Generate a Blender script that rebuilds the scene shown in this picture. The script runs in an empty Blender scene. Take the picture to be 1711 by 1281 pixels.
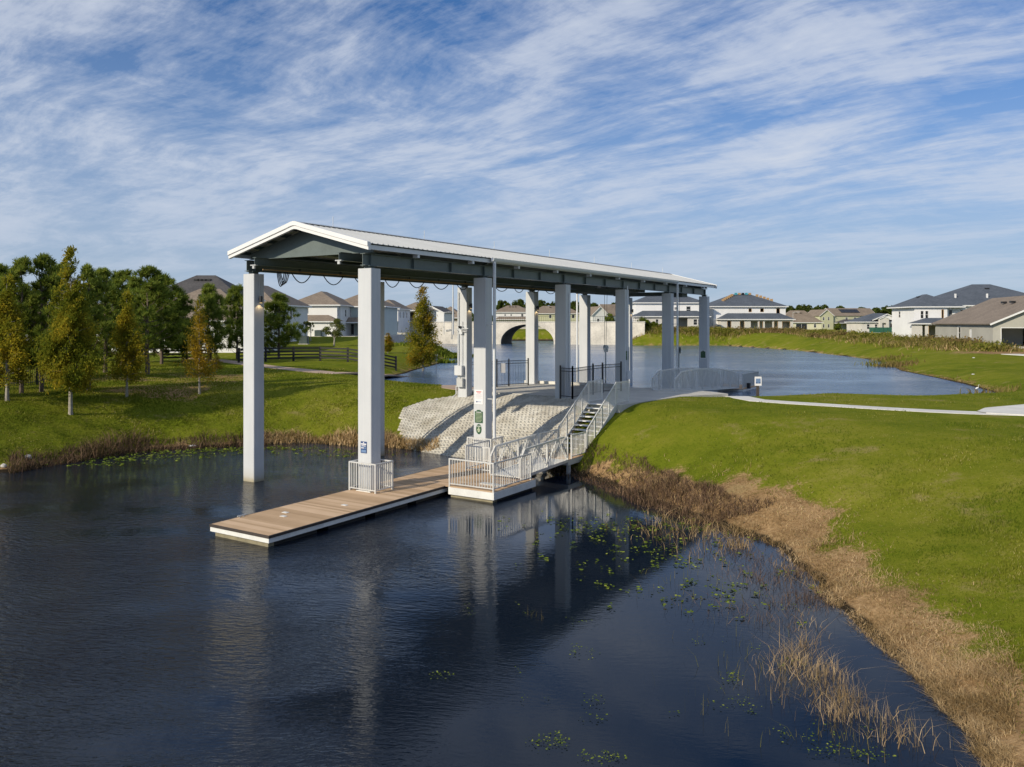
import bpy, bmesh, math, random
import numpy as np
from mathutils import Vector, Matrix
from mathutils.geometry import tessellate_polygon
R = math.radians
random.seed(7); rng = np.random.default_rng(7)
scene = bpy.context.scene
col = scene.collection

# ------------------------------------------------------------------ camera
F, HZ, CZ, CX = 1355.1, 539.2, 6.7, 855.5          # pixels, horizon row, camera height, centre column
cam_d = bpy.data.cameras.new('camera'); cam = bpy.data.objects.new('camera', cam_d); col.objects.link(cam)
cam.location = (0, 0, CZ); cam.rotation_euler = (R(90), 0, 0)
cam_d.sensor_width = 36; cam_d.lens = F/1711*36; cam_d.shift_y = -(640.5-HZ)/1711
cam_d.clip_start = .1; cam_d.clip_end = 9000
scene.camera = cam
scene.view_settings.view_transform = 'Standard'; scene.view_settings.look = 'None'
scene.view_settings.exposure = 0.1; scene.view_settings.gamma = 1

# ------------------------------------------------------------------ node helpers
class NT:
    def __init__(s, nt): s.nt = nt
    def n(s, t, props=None, **inp):
        nd = s.nt.nodes.new(t)
        for k, v in (props or {}).items(): setattr(nd, k, v)
        for k, v in inp.items():
            key = int(k[1:]) if k[0] == '_' and k[1:].isdigit() else k.replace('_', ' ')
            s.set(nd.inputs[key], v)
        return nd
    def set(s, sock, v):
        if isinstance(v, bpy.types.NodeSocket): s.nt.links.new(v, sock)
        elif isinstance(v, bpy.types.Node): s.nt.links.new(v.outputs[0], sock)
        else:
            if isinstance(v, (tuple, list)) and len(v) == 3 and sock.type == 'RGBA': v = (*v, 1)
            sock.default_value = v
    def m(s, op, a, b=0.0, c=None, clamp=False):
        nd = s.nt.nodes.new('ShaderNodeMath'); nd.operation = op; nd.use_clamp = clamp
        s.set(nd.inputs[0], a); s.set(nd.inputs[1], b)
        if c is not None: s.set(nd.inputs[2], c)
        return nd.outputs[0]
    def mix(s, f, a, b, mode='MIX'):
        nd = s.nt.nodes.new('ShaderNodeMix'); nd.data_type = 'RGBA'; nd.blend_type = mode
        s.set(nd.inputs[0], f); s.set(nd.inputs[6], a); s.set(nd.inputs[7], b)
        return nd.outputs[2]
    def ramp(s, f, stops, interp='LINEAR'):
        nd = s.nt.nodes.new('ShaderNodeValToRGB'); nd.color_ramp.interpolation = interp
        e = nd.color_ramp.elements
        while len(e) < len(stops): e.new(.5)
        for i, (p, c) in enumerate(stops):
            e[i].position = p
            e[i].color = (c, c, c, 1) if isinstance(c, (int, float)) else (*c, 1)
        s.set(nd.inputs[0], f); return nd.outputs[0]
    def noise(s, vec, scale, detail=4, rough=.55, dist=0.0):
        nd = s.n('ShaderNodeTexNoise', Vector=vec, Scale=scale, Detail=detail, Roughness=rough, Distortion=dist)
        return nd.outputs[0]
    def tmap(s, vec, size=(1,1,1), rot=(0,0,0), loc=(0,0,0)):
        return s.n('ShaderNodeMapping', dict(vector_type='TEXTURE'), Vector=vec, Scale=size, Rotation=rot, Location=loc).outputs[0]
    def mapping(s, vec, scale=(1,1,1), rot=(0,0,0), loc=(0,0,0)):
        return s.n('ShaderNodeMapping', Vector=vec, Scale=scale, Rotation=rot, Location=loc).outputs[0]

# ------------------------------------------------------------------ world + sun
SUN_EL, SUN_AZ = 26.0, 229.2       # degrees; azimuth clockwise from +Y (the view direction)
world = bpy.data.worlds.new('World'); scene.world = world; world.use_nodes = True
w = NT(world.node_tree); world.node_tree.nodes.clear()
sky = w.n('ShaderNodeTexSky', dict(sky_type='NISHITA', sun_disc=False, sun_elevation=R(SUN_EL), sun_rotation=R(SUN_AZ),
          altitude=10, air_density=1.0, dust_density=.6, ozone_density=2.5))
tc = w.n('ShaderNodeTexCoord').outputs[0]
sx = w.n('ShaderNodeSeparateXYZ', _0=tc)
zz = w.m('MAXIMUM', w.m('ADD', sx.outputs[2], .10), .02)
cu = w.m('DIVIDE', sx.outputs[0], zz); cv = w.m('DIVIDE', sx.outputs[1], zz)
pl = w.n('ShaderNodeCombineXYZ', _0=cu, _1=cv, _2=0.0).outputs[0]
warp = w.n('ShaderNodeTexNoise', Vector=pl, Scale=.8, Detail=2.0).outputs[1]
plw = w.n('ShaderNodeVectorMath', dict(operation='MULTIPLY_ADD'), _0=warp, _1=(.5,.5,0), _2=pl).outputs[0]
p1 = w.tmap(plw, size=(.62,1.35,1), rot=(0,0,R(34)), loc=(5.1,2.4,0))
p2 = w.tmap(plw, size=(.16,.55,1), rot=(0,0,R(50)), loc=(7.3,2.2,0))
c1 = w.noise(p1, 1.0, 9, .62)
c2 = w.noise(p2, 1.0, 8, .70)
p4 = w.tmap(plw, size=(.30,.10,1), rot=(0,0,R(40)), loc=(1.3,4.2,0))
c4 = w.noise(p4, 1.0, 6, .65)
c3 = w.noise(w.tmap(pl, size=(1.6,3.0,1), rot=(0,0,R(48)), loc=(1.7,.6,0)), 1.0, 3, .5)
cc = w.m('ADD', w.m('ADD', w.m('MULTIPLY', c1, .53), w.m('MULTIPLY', c4, .09)), w.m('ADD', w.m('MULTIPLY', c2, .30), w.m('MULTIPLY', c3, .30)))
dens = w.ramp(cc, [(.535, .0), (.59, .26), (.65, .66), (.75, .97)], 'LINEAR')
dens = w.m('MULTIPLY', dens, w.ramp(sx.outputs[2], [(0.0, .2), (.06, .5), (.18, 1.0)]))
low = w.ramp(sx.outputs[2], [(0.0, .85), (.10, .68), (.25, .24), (.42, 0.0)])       # thin haze low in the sky
skyb = w.mix(1.0, sky.outputs[0], (.34,.98,1.66), 'MULTIPLY')
hz = w.mix(low, skyb, (7.6,8.8,10.9))
skyc = w.mix(dens, hz, (10.0,10.9,12.6))
bg = w.n('ShaderNodeBackground', Color=skyc, Strength=.058)
w.n('ShaderNodeOutputWorld', Surface=bg)

sun_d = bpy.data.lights.new('sun', 'SUN'); sun = bpy.data.objects.new('sun', sun_d); col.objects.link(sun)
sun_d.energy = 4.1; sun_d.angle = R(.53); sun_d.color = (1.0, .885, .70)
sdir = Vector((math.sin(R(SUN_AZ))*math.cos(R(SUN_EL)), math.cos(R(SUN_AZ))*math.cos(R(SUN_EL)), math.sin(R(SUN_EL))))
sun.rotation_euler = sdir.to_track_quat('Z', 'Y').to_euler(); sun.location = sdir*200

# ------------------------------------------------------------------ materials
MATS = {}
def new_mat(name):
    m = bpy.data.materials.new(name); m.use_nodes = True; m.node_tree.nodes.clear()
    t = NT(m.node_tree)
    return m, t
def finish(t, bsdf):
    t.n('ShaderNodeOutputMaterial', Surface=bsdf)
def simple(name, c, rough=.6, metal=0.0, var=.12, scale=2.0, bump=0.0, bscale=30.0, dark=None, spec=.5):
    """paint / metal / concrete with soft blotches and fine grain"""
    m, t = new_mat(name)
    tcn = t.n('ShaderNodeTexCoord').outputs[3]
    n1 = t.noise(tcn, scale, 5, .6); n2 = t.noise(tcn, scale*9, 4, .6)
    f = t.m('ADD', t.m('MULTIPLY', n1, .65), t.m('MULTIPLY', n2, .35))
    lo = tuple(x*(1-var) for x in c) if dark is None else dark
    hi = tuple(min(x*(1+var*.6), .95) for x in c)
    colr = t.ramp(f, [(.34, lo), (.62, hi)])
    b = t.n('ShaderNodeBsdfPrincipled', Base_Color=colr, Roughness=rough, Metallic=metal)
    b.inputs['Specular IOR Level'].default_value = spec
    if bump:
        bn = t.n('ShaderNodeBump', Strength=bump, Distance=.01, Height=t.noise(tcn, bscale, 5, .6))
        t.set(b.inputs['Normal'], bn)
    finish(t, b); MATS[name] = m; return m

simple('steel_green', (.125,.155,.15), .42, 0, .16, 1.2, .05)
simple('steel_dark', (.06,.085,.085), .5, 0, .2, 1.5)
simple('white_trim', (.75,.75,.74), .35, 0, .05, .8)
simple('roof_metal', (.47,.48,.475), .38, .25, .07, .5, .02)
simple('gutter_white', (.66,.68,.70), .35, .1, .06, .8)
simple('galv', (.54,.55,.54), .42, .25, .12, 5.0, .05)
simple('alu', (.66,.66,.64), .38, .25, .10, 5.0, .03)
simple('concrete', (.50,.48,.43), .85, 0, .18, .8, .25, 40)
simple('concrete_pale', (.64,.62,.57), .85, 0, .14, .7, .2, 40)
simple('concrete_path', (.50,.47,.41), .9, 0, .2, .6, .2, 30)
simple('path_brown', (.42,.31,.23), .95, 0, .25, .8, .3, 30)
simple('block', (.56,.54,.48), .95, 0, .3, 1.3, .3, 30, (.33,.30,.24))
simple('float_tan', (.25,.22,.14), .7, 0, .25, 3)
simple('float_black', (.014,.014,.014), .6, 0, .3, 3)
simple('deck_edge', (.045,.035,.03), .7, 0, .3, 6)
simple('dock_white', (.70,.70,.67), .5, 0, .14, 1.6)
simple('black_metal', (.015,.015,.016), .4, 0, .2, 4)
simple('rubber', (.012,.012,.013), .55, 0, .1, 4)
simple('sign_white', (.80,.79,.80), .4, 0, .04, 3)
simple('sign_blue', (.03,.07,.19), .4, 0, .1, 6)
simple('sign_blue_light', (.16,.25,.42), .4, 0, .1, 6)
simple('sign_green', (.03,.09,.04), .4, 0, .2, 9)
simple('sign_cream', (.42,.47,.33), .5, 0, .1, 9)
simple('sign_red', (.55,.12,.12), .4, 0, .1, 3)
simple('sign_grey', (.48,.48,.50), .4, 0, .1, 3)
simple('wood_post', (.06,.05,.045), .85, 0, .3, 6, .3)
simple('fence_black', (.008,.008,.008), .6, 0, .3, 3)
simple('wall_white', (.74,.74,.72), .8, 0, .06, .5, .1, 20)
simple('wall_wrap', (.80,.80,.80), .55, 0, .08, .35)
simple('wall_block', (.60,.58,.54), .9, 0, .12, .7, .2, 20)
simple('wall_grey', (.41,.40,.35), .9, 0, .12, .35, .2, 20)
simple('wall_green', (.50,.50,.33), .8, 0, .07, .6)
simple('wall_cream', (.66,.64,.46), .8, 0, .06, .6)
simple('wall_palegreen', (.50,.56,.52), .8, 0, .06, .6)
simple('win_dark', (.02,.022,.025), .12, 0, .2, 3, spec=.6)
simple('solar', (.012,.014,.02), .15, 0, .2, 3)
simple('raw_wood', (.42,.27,.13), .8, 0, .3, 5)
simple('tarp_teal', (.05,.30,.36), .5, 0, .1, 3)
simple('stone', (.64,.60,.52), .9, 0, .28, .35, .3, 6)
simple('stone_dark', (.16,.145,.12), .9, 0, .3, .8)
simple('rock', (.5,.48,.44), .9, 0, .3, 5, .5, 12)
simple('litter', (.75,.75,.78), .5, 0, .1, 3)
simple('dumpster', (.03,.12,.08), .6, 0, .2, 2)
simple('egret_white', (.85,.85,.82), .7, 0, .04, 3)

def col_mat():
    """painted concrete column: faint drip streaks, tan stain at the waterline"""
    m, t = new_mat('column_paint')
    g = t.n('ShaderNodeNewGeometry').outputs[0]
    o = t.n('ShaderNodeTexCoord').outputs[3]
    st = t.noise(t.mapping(o, scale=(7,7,.35)), 1.0, 5, .6)
    bl = t.noise(o, .7, 5, .6)
    base = t.ramp(t.m('ADD', t.m('MULTIPLY', st, .5), t.m('MULTIPLY', bl, .5)), [(.35, (.50,.52,.54)), (.62, (.565,.585,.60))])
    z = t.n('ShaderNodeSeparateXYZ', _0=g).outputs[2]
    k = t.m('ADD', z, t.m('MULTIPLY', t.noise(o, 6, 4), .22))
    sm = t.ramp(k, [(.14, 1.0), (.36, .35), (.75, 0.0)])
    c = t.mix(t.m('MULTIPLY', sm, .75), base, (.30,.24,.10))
    b = t.n('ShaderNodeBsdfPrincipled', Base_Color=c, Roughness=.7)
    bn = t.n('ShaderNodeBump', Strength=.12, Distance=.01, Height=t.noise(o, 25, 5)); t.set(b.inputs['Normal'], bn)
    finish(t, b); MATS['column'] = m
col_mat()

def deck_mat():
    m, t = new_mat('decking')
    g = t.n('ShaderNodeNewGeometry'); o = t.n('ShaderNodeTexCoord').outputs[3]
    isl = g.outputs['Random Per Island']
    gr = t.noise(t.mapping(o, scale=(2,60,1)), 1.0, 4, .6)
    f = t.m('ADD', t.m('MULTIPLY', isl, .55), t.m('ADD', t.m('MULTIPLY', gr, .25), t.m('MULTIPLY', t.noise(o, 1.1, 5), .35)))
    c = t.ramp(f, [(.25, (.38,.26,.155)), (.6, (.50,.35,.22)), (.9, (.62,.45,.30))])
    b = t.n('ShaderNodeBsdfPrincipled', Base_Color=c, Roughness=.9)
    b.inputs['Specular IOR Level'].default_value = .15
    finish(t, b); MATS['decking'] = m
deck_mat()

def shingle(name, a, b2):
    m, t = new_mat(name)
    o = t.n('ShaderNodeTexCoord').outputs[3]
    n = t.m('ADD', t.m('MULTIPLY', t.noise(o, .5, 4), .4), t.m('MULTIPLY', t.noise(t.mapping(o, scale=(3,3,9)), 1.0, 3), .6))
    c = t.ramp(n, [(.36, a), (.62, b2)])
    w_ = t.n('ShaderNodeTexWave', dict(bands_direction='Z'), Vector=o, Scale=2.4, Distortion=.4)
    b = t.n('ShaderNodeBsdfPrincipled', Base_Color=c, Roughness=.9)
    bn = t.n('ShaderNodeBump', Strength=.35, Distance=.03, Height=w_.outputs[1]); t.set(b.inputs['Normal'], bn)
    finish(t, b); MATS[name] = m
shingle('shingle_brown', (.155,.122,.092), (.25,.20,.152))
shingle('shingle_dark', (.045,.043,.045), (.085,.08,.08))
shingle('shingle_blue', (.055,.068,.088), (.095,.112,.14))

def leaf_mat(name, stops, trans=.35, patch=None, pscale=.6):
    """leaves: every leaf its own tint, larger clumps drift between two sets"""
    m, t = new_mat(name)
    isl = t.n('ShaderNodeNewGeometry').outputs['Random Per Island']
    o = t.n('ShaderNodeTexCoord').outputs[3]
    rnd = t.n('ShaderNodeObjectInfo').outputs['Random']
    c = t.ramp(isl, stops)
    if patch:
        f = t.ramp(t.m('ADD', t.noise(o, pscale, 3, .5), t.m('MULTIPLY', t.m('SUBTRACT', rnd, .5), .12)), [(.40, 0.0), (.60, 1.0)])
        c = t.mix(f, c, t.ramp(isl, patch))
    d = t.n('ShaderNodeBsdfDiffuse', Color=c)
    tr = t.n('ShaderNodeBsdfTranslucent', Color=t.mix(.5, c, (.30,.32,.04)))
    mx = t.n('ShaderNodeMixShader', _0=trans, _1=d, _2=tr)
    finish(t, mx); MATS[name] = m
leaf_mat('pine_needles', [(0, (.10,.15,.025)), (.5, (.22,.29,.045)), (1, (.42,.46,.12))], .45, [(0, (.045,.085,.018)), (1, (.13,.19,.03))], 1.1)
leaf_mat('cypress_leaf', [(0, (.20,.19,.02)), (.5, (.35,.29,.022)), (1, (.55,.37,.035))], .45, [(0, (.09,.13,.016)), (1, (.22,.22,.022))], .55)
leaf_mat('cypress_gold', [(0, (.27,.17,.02)), (.5, (.44,.26,.025)), (1, (.58,.36,.04))], .45, [(0, (.10,.085,.012)), (1, (.27,.20,.02))], .6)
leaf_mat('cypress_green', [(0, (.12,.14,.016)), (.5, (.21,.21,.022)), (1, (.34,.25,.025))], .45, [(0, (.27,.16,.016)), (1, (.42,.25,.02))], .45)
leaf_mat('oak_leaf', [(0, (.03,.05,.014)), (.5, (.06,.09,.02)), (1, (.11,.14,.03))], .25, [(0, (.025,.04,.012)), (1, (.075,.095,.022))], .25)
leaf_mat('shrub_leaf', [(0, (.05,.08,.012)), (.5, (.10,.14,.018)), (1, (.18,.21,.03))], .35)
leaf_mat('small_leaf', [(0, (.07,.09,.025)), (.5, (.12,.14,.04)), (1, (.20,.22,.07))], .3)
leaf_mat('grass_blade', [(0, (.11,.13,.012)), (.5, (.19,.205,.022)), (.78, (.28,.265,.04)), (1, (.50,.42,.18))], .32, [(0, (.06,.10,.008)), (1, (.145,.185,.018))], .35)
leaf_mat('dead_blade', [(0, (.13,.08,.035)), (.5, (.30,.20,.095)), (1, (.46,.33,.17))], .2, [(0, (.34,.22,.11)), (1, (.70,.52,.30))], .8)
leaf_mat('dark_brush', [(0, (.055,.032,.024)), (.5, (.12,.075,.055)), (1, (.24,.16,.10))], .15)
leaf_mat('weed_green', [(0, (.10,.12,.02)), (.6, (.18,.19,.03)), (1, (.30,.24,.07))], .3, [(0, (.12,.08,.035)), (1, (.24,.17,.08))], .15)
leaf_mat('pad_leaf', [(0, (.07,.11,.018)), (.6, (.15,.21,.03)), (1, (.30,.34,.06))], .3)
leaf_mat('bare_twig', [(0, (.10,.08,.06)), (1, (.20,.17,.13))], 0.0)
simple('bark', (.14,.105,.08), .95, 0, .35, 6, .6, 25)
simple('bark_pale', (.34,.31,.26), .95, 0, .3, 5, .5, 25)
simple('bark_white', (.52,.55,.50), .8, 0, .25, 5, .2, 25)

def water_mat(name, deep, scale, amp, calm, rough):
    m, t = new_mat(name)
    g = t.n('ShaderNodeNewGeometry').outputs[0]
    s = t.n('ShaderNodeSeparateXYZ', _0=g)
    wv = t.n('ShaderNodeTexNoise', Vector=g, Scale=.09, Detail=2.0).outputs[1]
    gw = t.n('ShaderNodeVectorMath', dict(operation='MULTIPLY_ADD'), _0=wv, _1=(3.5,3.5,0), _2=g).outputs[0]
    a = t.noise(t.tmap(gw, size=(.55/scale,.17/scale,1), rot=(0,0,R(-9))), 1.0, 3, .5, .3)
    b_ = t.noise(t.tmap(gw, size=(.30/scale,.10/scale,1), rot=(0,0,R(16))), 1.0, 3, .55, .3)
    c_ = t.noise(t.mapping(g, scale=(.55*scale,1.1*scale,1), rot=(0,0,R(-20))), 1.0, 2, .5)
    h = t.m('ADD', t.m('MULTIPLY', a, .55), t.m('ADD', t.m('MULTIPLY', b_, .30), t.m('MULTIPLY', c_, .5)))
    patch = t.ramp(t.noise(t.mapping(g, scale=(.10,.16,1)), 1.0, 3, .6), [(.38, .15), (.60, 1.0)])
    if calm:   # lee of the dock and the right-hand bank is nearly still
        k = t.m('ADD', t.m('MULTIPLY', s.outputs[0], -.13), t.m('ADD', .22, t.m('MULTIPLY', t.m('SUBTRACT', s.outputs[1], 20.0), .006)))
        k = t.m('ADD', k, t.m('MULTIPLY', t.m('SUBTRACT', t.noise(g, .22, 3), .5), .7))
        kk = t.ramp(k, [(.10, .03), (.45, .20), (.9, 1.0)])
        patch = t.m('MULTIPLY', patch, kk)
    bn = t.n('ShaderNodeBump', Distance=amp, Height=h, Strength=patch)
    b = t.n('ShaderNodeBsdfPrincipled', Base_Color=deep, Roughness=rough, IOR=1.33, Normal=bn)
    finish(t, b); MATS[name] = m
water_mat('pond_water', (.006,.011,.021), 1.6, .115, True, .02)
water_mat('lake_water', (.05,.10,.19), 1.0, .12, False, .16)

def ground_mat():
    m, t = new_mat('ground')
    g = t.n('ShaderNodeNewGeometry').outputs[0]
    dead = t.n('ShaderNodeAttribute', dict(attribute_name='dead')).outputs['Fac']
    soil = t.n('ShaderNodeAttribute', dict(attribute_name='soil')).outputs['Fac']
    n1 = t.noise(g, .12, 5, .6); n2 = t.noise(g, .9, 5, .65); n3 = t.noise(g, 9, 4, .7); n4 = t.noise(g, 38, 3, .7)
    f = t.m('ADD', t.m('MULTIPLY', n1, .46), t.m('ADD', t.m('MULTIPLY', n2, .34), t.m('ADD', t.m('MULTIPLY', n3, .26), t.m('MULTIPLY', n4, .24))))
    grass = t.ramp(f, [(.48, (.070,.095,.007)), (.60, (.130,.160,.012)), (.71, (.185,.195,.02)), (.84, (.28,.24,.07))])
    dn = t.m('ADD', t.m('MULTIPLY', n2, .4), t.m('ADD', t.m('MULTIPLY', n3, .35), t.m('MULTIPLY', n4, .3)))
    deadc = t.ramp(dn, [(.36, (.09,.052,.024)), (.50, (.27,.17,.08)), (.64, (.48,.32,.165))])
    soilc = t.ramp(dn, [(.36, (.018,.014,.009)), (.6, (.05,.038,.024))])
    dm = t.m('ADD', dead, t.m('MULTIPLY', t.m('SUBTRACT', n2, .5), 1.1))
    dm = t.m('ADD', dm, t.m('MULTIPLY', t.m('SUBTRACT', n3, .5), .6))
    c = t.mix(t.ramp(dm, [(.40, 0.0), (.58, 1.0)]), grass, deadc)
    spot = t.ramp(t.m('ADD', t.noise(g, .45, 5, .7), t.m('MULTIPLY', n3, .1)), [(.64, 0.0), (.74, .55)])   # worn patches in the lawn
    c = t.mix(spot, c, (.28,.22,.10))
    sm = t.m('ADD', soil, t.m('MULTIPLY', t.m('SUBTRACT', n3, .5), .4))
    c = t.mix(t.ramp(sm, [(.4, 0.0), (.6, 1.0)]), c, soilc)
    b = t.n('ShaderNodeBsdfPrincipled', Base_Color=c, Roughness=.95)
    b.inputs['Specular IOR Level'].default_value = .02
    hb = t.m('ADD', t.m('MULTIPLY', n3, .6), t.m('MULTIPLY', n4, .4))
    bn = t.n('ShaderNodeBump', Strength=.7, Distance=.12, Height=hb); t.set(b.inputs['Normal'], bn)
    finish(t, b); MATS['ground'] = m
ground_mat()
def glow_mat():
    m, t = new_mat('bulb_glow')
    e = t.n('ShaderNodeEmission', Color=(1,.72,.32), Strength=1.6); finish(t, e); MATS['bulb_glow'] = m
glow_mat()

# ------------------------------------------------------------------ object helpers
def tag(o, label=None, cat=None, group=None, kind=None):
    if label: o['label'] = label
    if cat: o['category'] = cat
    if group: o['group'] = group
    if kind: o['kind'] = kind
    return o
def empty(name, loc=(0,0,0), rz=0.0):
    o = bpy.data.objects.new(name, None); col.objects.link(o)
    o.location = loc; o.rotation_euler = (0,0,rz); o.empty_display_size = .3
    return o
def mesh_obj(name, verts, faces, mat, parent=None, smooth=False):
    me = bpy.data.meshes.new(name)
    if isinstance(verts, np.ndarray) and isinstance(faces, np.ndarray):
        k = faces.shape[1]
        me.vertices.add(len(verts)); me.vertices.foreach_set('co', verts.astype(np.float32).ravel())
        me.loops.add(faces.size); me.loops.foreach_set('vertex_index', faces.astype(np.int32).ravel())
        me.polygons.add(len(faces)); me.polygons.foreach_set('loop_start', np.arange(0, faces.size, k, dtype=np.int32))
        me.update(calc_edges=True)
    else:
        me.from_pydata([tuple(v) for v in verts], [], [tuple(f) for f in faces])
    me.materials.append(MATS[mat] if isinstance(mat, str) else mat)
    if smooth: me.polygons.foreach_set('use_smooth', [True]*len(me.polygons))
    me.update(); o = bpy.data.objects.new(name, me); col.objects.link(o)
    if parent: o.parent = parent
    return o
class MB:
    """collects shapes and links them as ONE mesh object"""
    def __init__(s, off=(0,0,0)): s.v = []; s.f = []; s.o = Vector(off)
    def add(s, vs, fs):
        k = len(s.v); s.v += [Vector(v)-s.o for v in vs]; s.f += [tuple(i+k for i in f) for f in fs]; return s
    def box(s, a, b):
        x0,y0,z0 = a; x1,y1,z1 = b
        s.add([(x0,y0,z0),(x1,y0,z0),(x1,y1,z0),(x0,y1,z0),(x0,y0,z1),(x1,y0,z1),(x1,y1,z1),(x0,y1,z1)],
              [(0,3,2,1),(4,5,6,7),(0,1,5,4),(1,2,6,5),(2,3,7,6),(3,0,4,7)]); return s
    def cbox(s, a, b, c=.02):
        """box with chamfered vertical edges"""
        x0,y0,z0 = a; x1,y1,z1 = b
        p = [(x0+c,y0),(x1-c,y0),(x1,y0+c),(x1,y1-c),(x1-c,y1),(x0+c,y1),(x0,y1-c),(x0,y0+c)]
        return s.prism(p, z0, z1)
    def prism(s, p, z0, z1):
        n = len(p)
        s.add([(x,y,z0) for x,y in p]+[(x,y,z1) for x,y in p],
              [tuple(range(n-1,-1,-1)), tuple(range(n,2*n))]+[(i,(i+1)%n,n+(i+1)%n,n+i) for i in range(n)]); return s
    def bar(s, p, q, w, h=None, up=(0,0,1)):
        """rectangular bar from p to q"""
        p, q = Vector(p), Vector(q); h = h or w; d = (q-p).normalized(); u = Vector(up)
        if abs(d.dot(u)) > .98: u = Vector((0,1,0))
        r = d.cross(u).normalized(); u = r.cross(d)
        vs = [e + r*sx_*w/2 + u*sz*h/2 for e in (p,q) for sx_,sz in ((-1,-1),(1,-1),(1,1),(-1,1))]
        s.add(vs, [(0,1,2,3),(7,6,5,4),(0,4,5,1),(1,5,6,2),(2,6,7,3),(3,7,4,0)]); return s
    def tube(s, pts, r, n=8, cap=True):
        pts = [Vector(p) for p in pts]; rs = r if isinstance(r, (list,tuple)) else [r]*len(pts)
        vs = []; fs = []
        for i, p in enumerate(pts):
            d = (pts[min(i+1,len(pts)-1)]-pts[max(i-1,0)]).normalized()
            u = Vector((0,0,1)) if abs(d.z) < .9 else Vector((1,0,0))
            a = d.cross(u).normalized(); b = d.cross(a)
            vs += [p + (a*math.cos(2*math.pi*k/n)+b*math.sin(2*math.pi*k/n))*rs[i] for k in range(n)]
        for i in range(len(pts)-1):
            fs += [(i*n+k, i*n+(k+1)%n, (i+1)*n+(k+1)%n, (i+1)*n+k) for k in range(n)]
        if cap: fs += [tuple(range(n)), tuple(range(len(pts)*n-1, (len(pts)-1)*n-1, -1))]
        s.add(vs, fs); return s
    def ibeam(s, p, q, w, h, t=.02):
        """I-section from p to q, centre line given"""
        p, q = Vector(p), Vector(q); d = (q-p).normalized(); r = d.cross(Vector((0,0,1))).normalized()
        u = Vector((0,0,1))
        s.bar(p+u*(h/2-t/2), q+u*(h/2-t/2), w, t); s.bar(p-u*(h/2-t/2), q-u*(h/2-t/2), w, t)
        s.bar(p, q, t, h-2*t-.002); return s
    def build(s, name, mat, parent=None, smooth=False):
        o = mesh_obj(name, s.v, s.f, mat, parent, smooth); return o
def copy_tree(o, parent=None):
    c = o.copy(); col.objects.link(c)
    if parent: c.parent = parent
    for ch in list(o.children): copy_tree(ch, c)
    return c
def proto_copy(proto, first):
    if first: return proto
    return copy_tree(proto)

# structure frame: x to the right-near, y away along the canopy, origin at corner of nearest right column
TH = .5618; SX, SY = -5.314, 30.583; C_, S_ = math.cos(TH), math.sin(TH)
def sw(x, y): return (SX+x*C_+y*S_, SY-x*S_+y*C_)
def wsf(X, Y):
    dx, dy = X-SX, Y-SY; return (dx*C_-dy*S_, dx*S_+dy*C_)
def sroot(name, x, y, z): X, Y = sw(x, y); return empty(name, (X,Y,z), -TH)

# ------------------------------------------------------------------ terrain height function
def at(px, py, z):      # where the sight line through a photo pixel meets height z
    Y = F*(CZ-z)/(py-HZ); return ((px-CX)/F*Y, Y)
def vnoise(x, y, s=0):
    xi, yi = np.floor(x), np.floor(y); fx, fy = x-xi, y-yi
    fx, fy = fx*fx*(3-2*fx), fy*fy*(3-2*fy)
    h = lambda a, b: np.modf(np.abs(np.sin(a*127.1+b*311.7+s*74.7)*43758.5453))[0]
    return (h(xi,yi)*(1-fx)+h(xi+1,yi)*fx)*(1-fy)+(h(xi,yi+1)*(1-fx)+h(xi+1,yi+1)*fx)*fy
def fbm(x, y, s=0, o=4):
    r = 0; a = .5
    for i in range(o): r = r+a*vnoise(x, y, s+i); x, y, a = x*2.03, y*2.03, a*.5
    return r
def sdist(px, py, poly):
    """signed distance to polygon, negative inside"""
    P = np.array(poly, float); Q = np.roll(P, -1, 0); d = np.full(px.shape, 1e9); ins = np.zeros(px.shape, bool)
    for (ax, ay), (bx, by) in zip(P, Q):
        ex, ey = bx-ax, by-ay; L = ex*ex+ey*ey+1e-12
        t = np.clip(((px-ax)*ex+(py-ay)*ey)/L, 0, 1)
        d = np.minimum(d, (px-ax-t*ex)**2+(py-ay-t*ey)**2)
        if ay != by:
            cr = ((ay > py) != (by > py)) & (px < ex*(py-ay)/(by-ay)+ax); ins ^= cr
    return np.where(ins, -np.sqrt(d), np.sqrt(d))
def smooth_poly(pts, it=2):
    for _ in range(it):
        o = []
        for i in range(len(pts)):
            a, b = pts[i], pts[(i+1)%len(pts)]
            o += [(a[0]*.75+b[0]*.25, a[1]*.75+b[1]*.25), (a[0]*.25+b[0]*.75, a[1]*.25+b[1]*.75)]
        pts = o
    return pts
LZ = 1.75
POND = [at(*p, 0) for p in [(1650,1281),(1590,1195),(1500,1112),(1440,1055),(1375,1000),(1345,950),(1290,905),(1225,885),(1150,858),(1080,835),(1010,806),
        (960,792),(915,781),(850,772),(790,766),(745,759),(700,752),(660,747),(600,746),(540,741),(480,739),(420,744),(340,748),(260,752),(190,760),(120,771),(60,780),(0,792)]]
POND += [(-34,34.5),(-60,33),(-110,30),(-110,-90),(14,-90),(11,-20),(8.5,4)]
POND_SIDE = [at(*p, 0) for p in [(1560,1281),(1500,1195),(1420,1112),(1370,1055),(1300,1000),(1260,950),(1210,905),(1150,885),(1080,870),(1010,835),(960,800)]]
POND = smooth_poly(POND, 1)
LAKE = [at(*p, LZ) for p in [(676,624),(690,619),(735,607),(738,602),(757,594),(700,591),(672,585),(655,579),(670,572),(700,570),(745,567),(800,572)]]
LAKE += [(-9,190),(-6,225),(18,225),(17,189)]
LAKE += [at(*p, LZ) for p in [(985,573),(1060,577),(1140,577),(1210,577),(1330,585),(1430,597),(1478,604),(1505,619),(1560,630),(1610,641),(1668,657)]]
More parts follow.
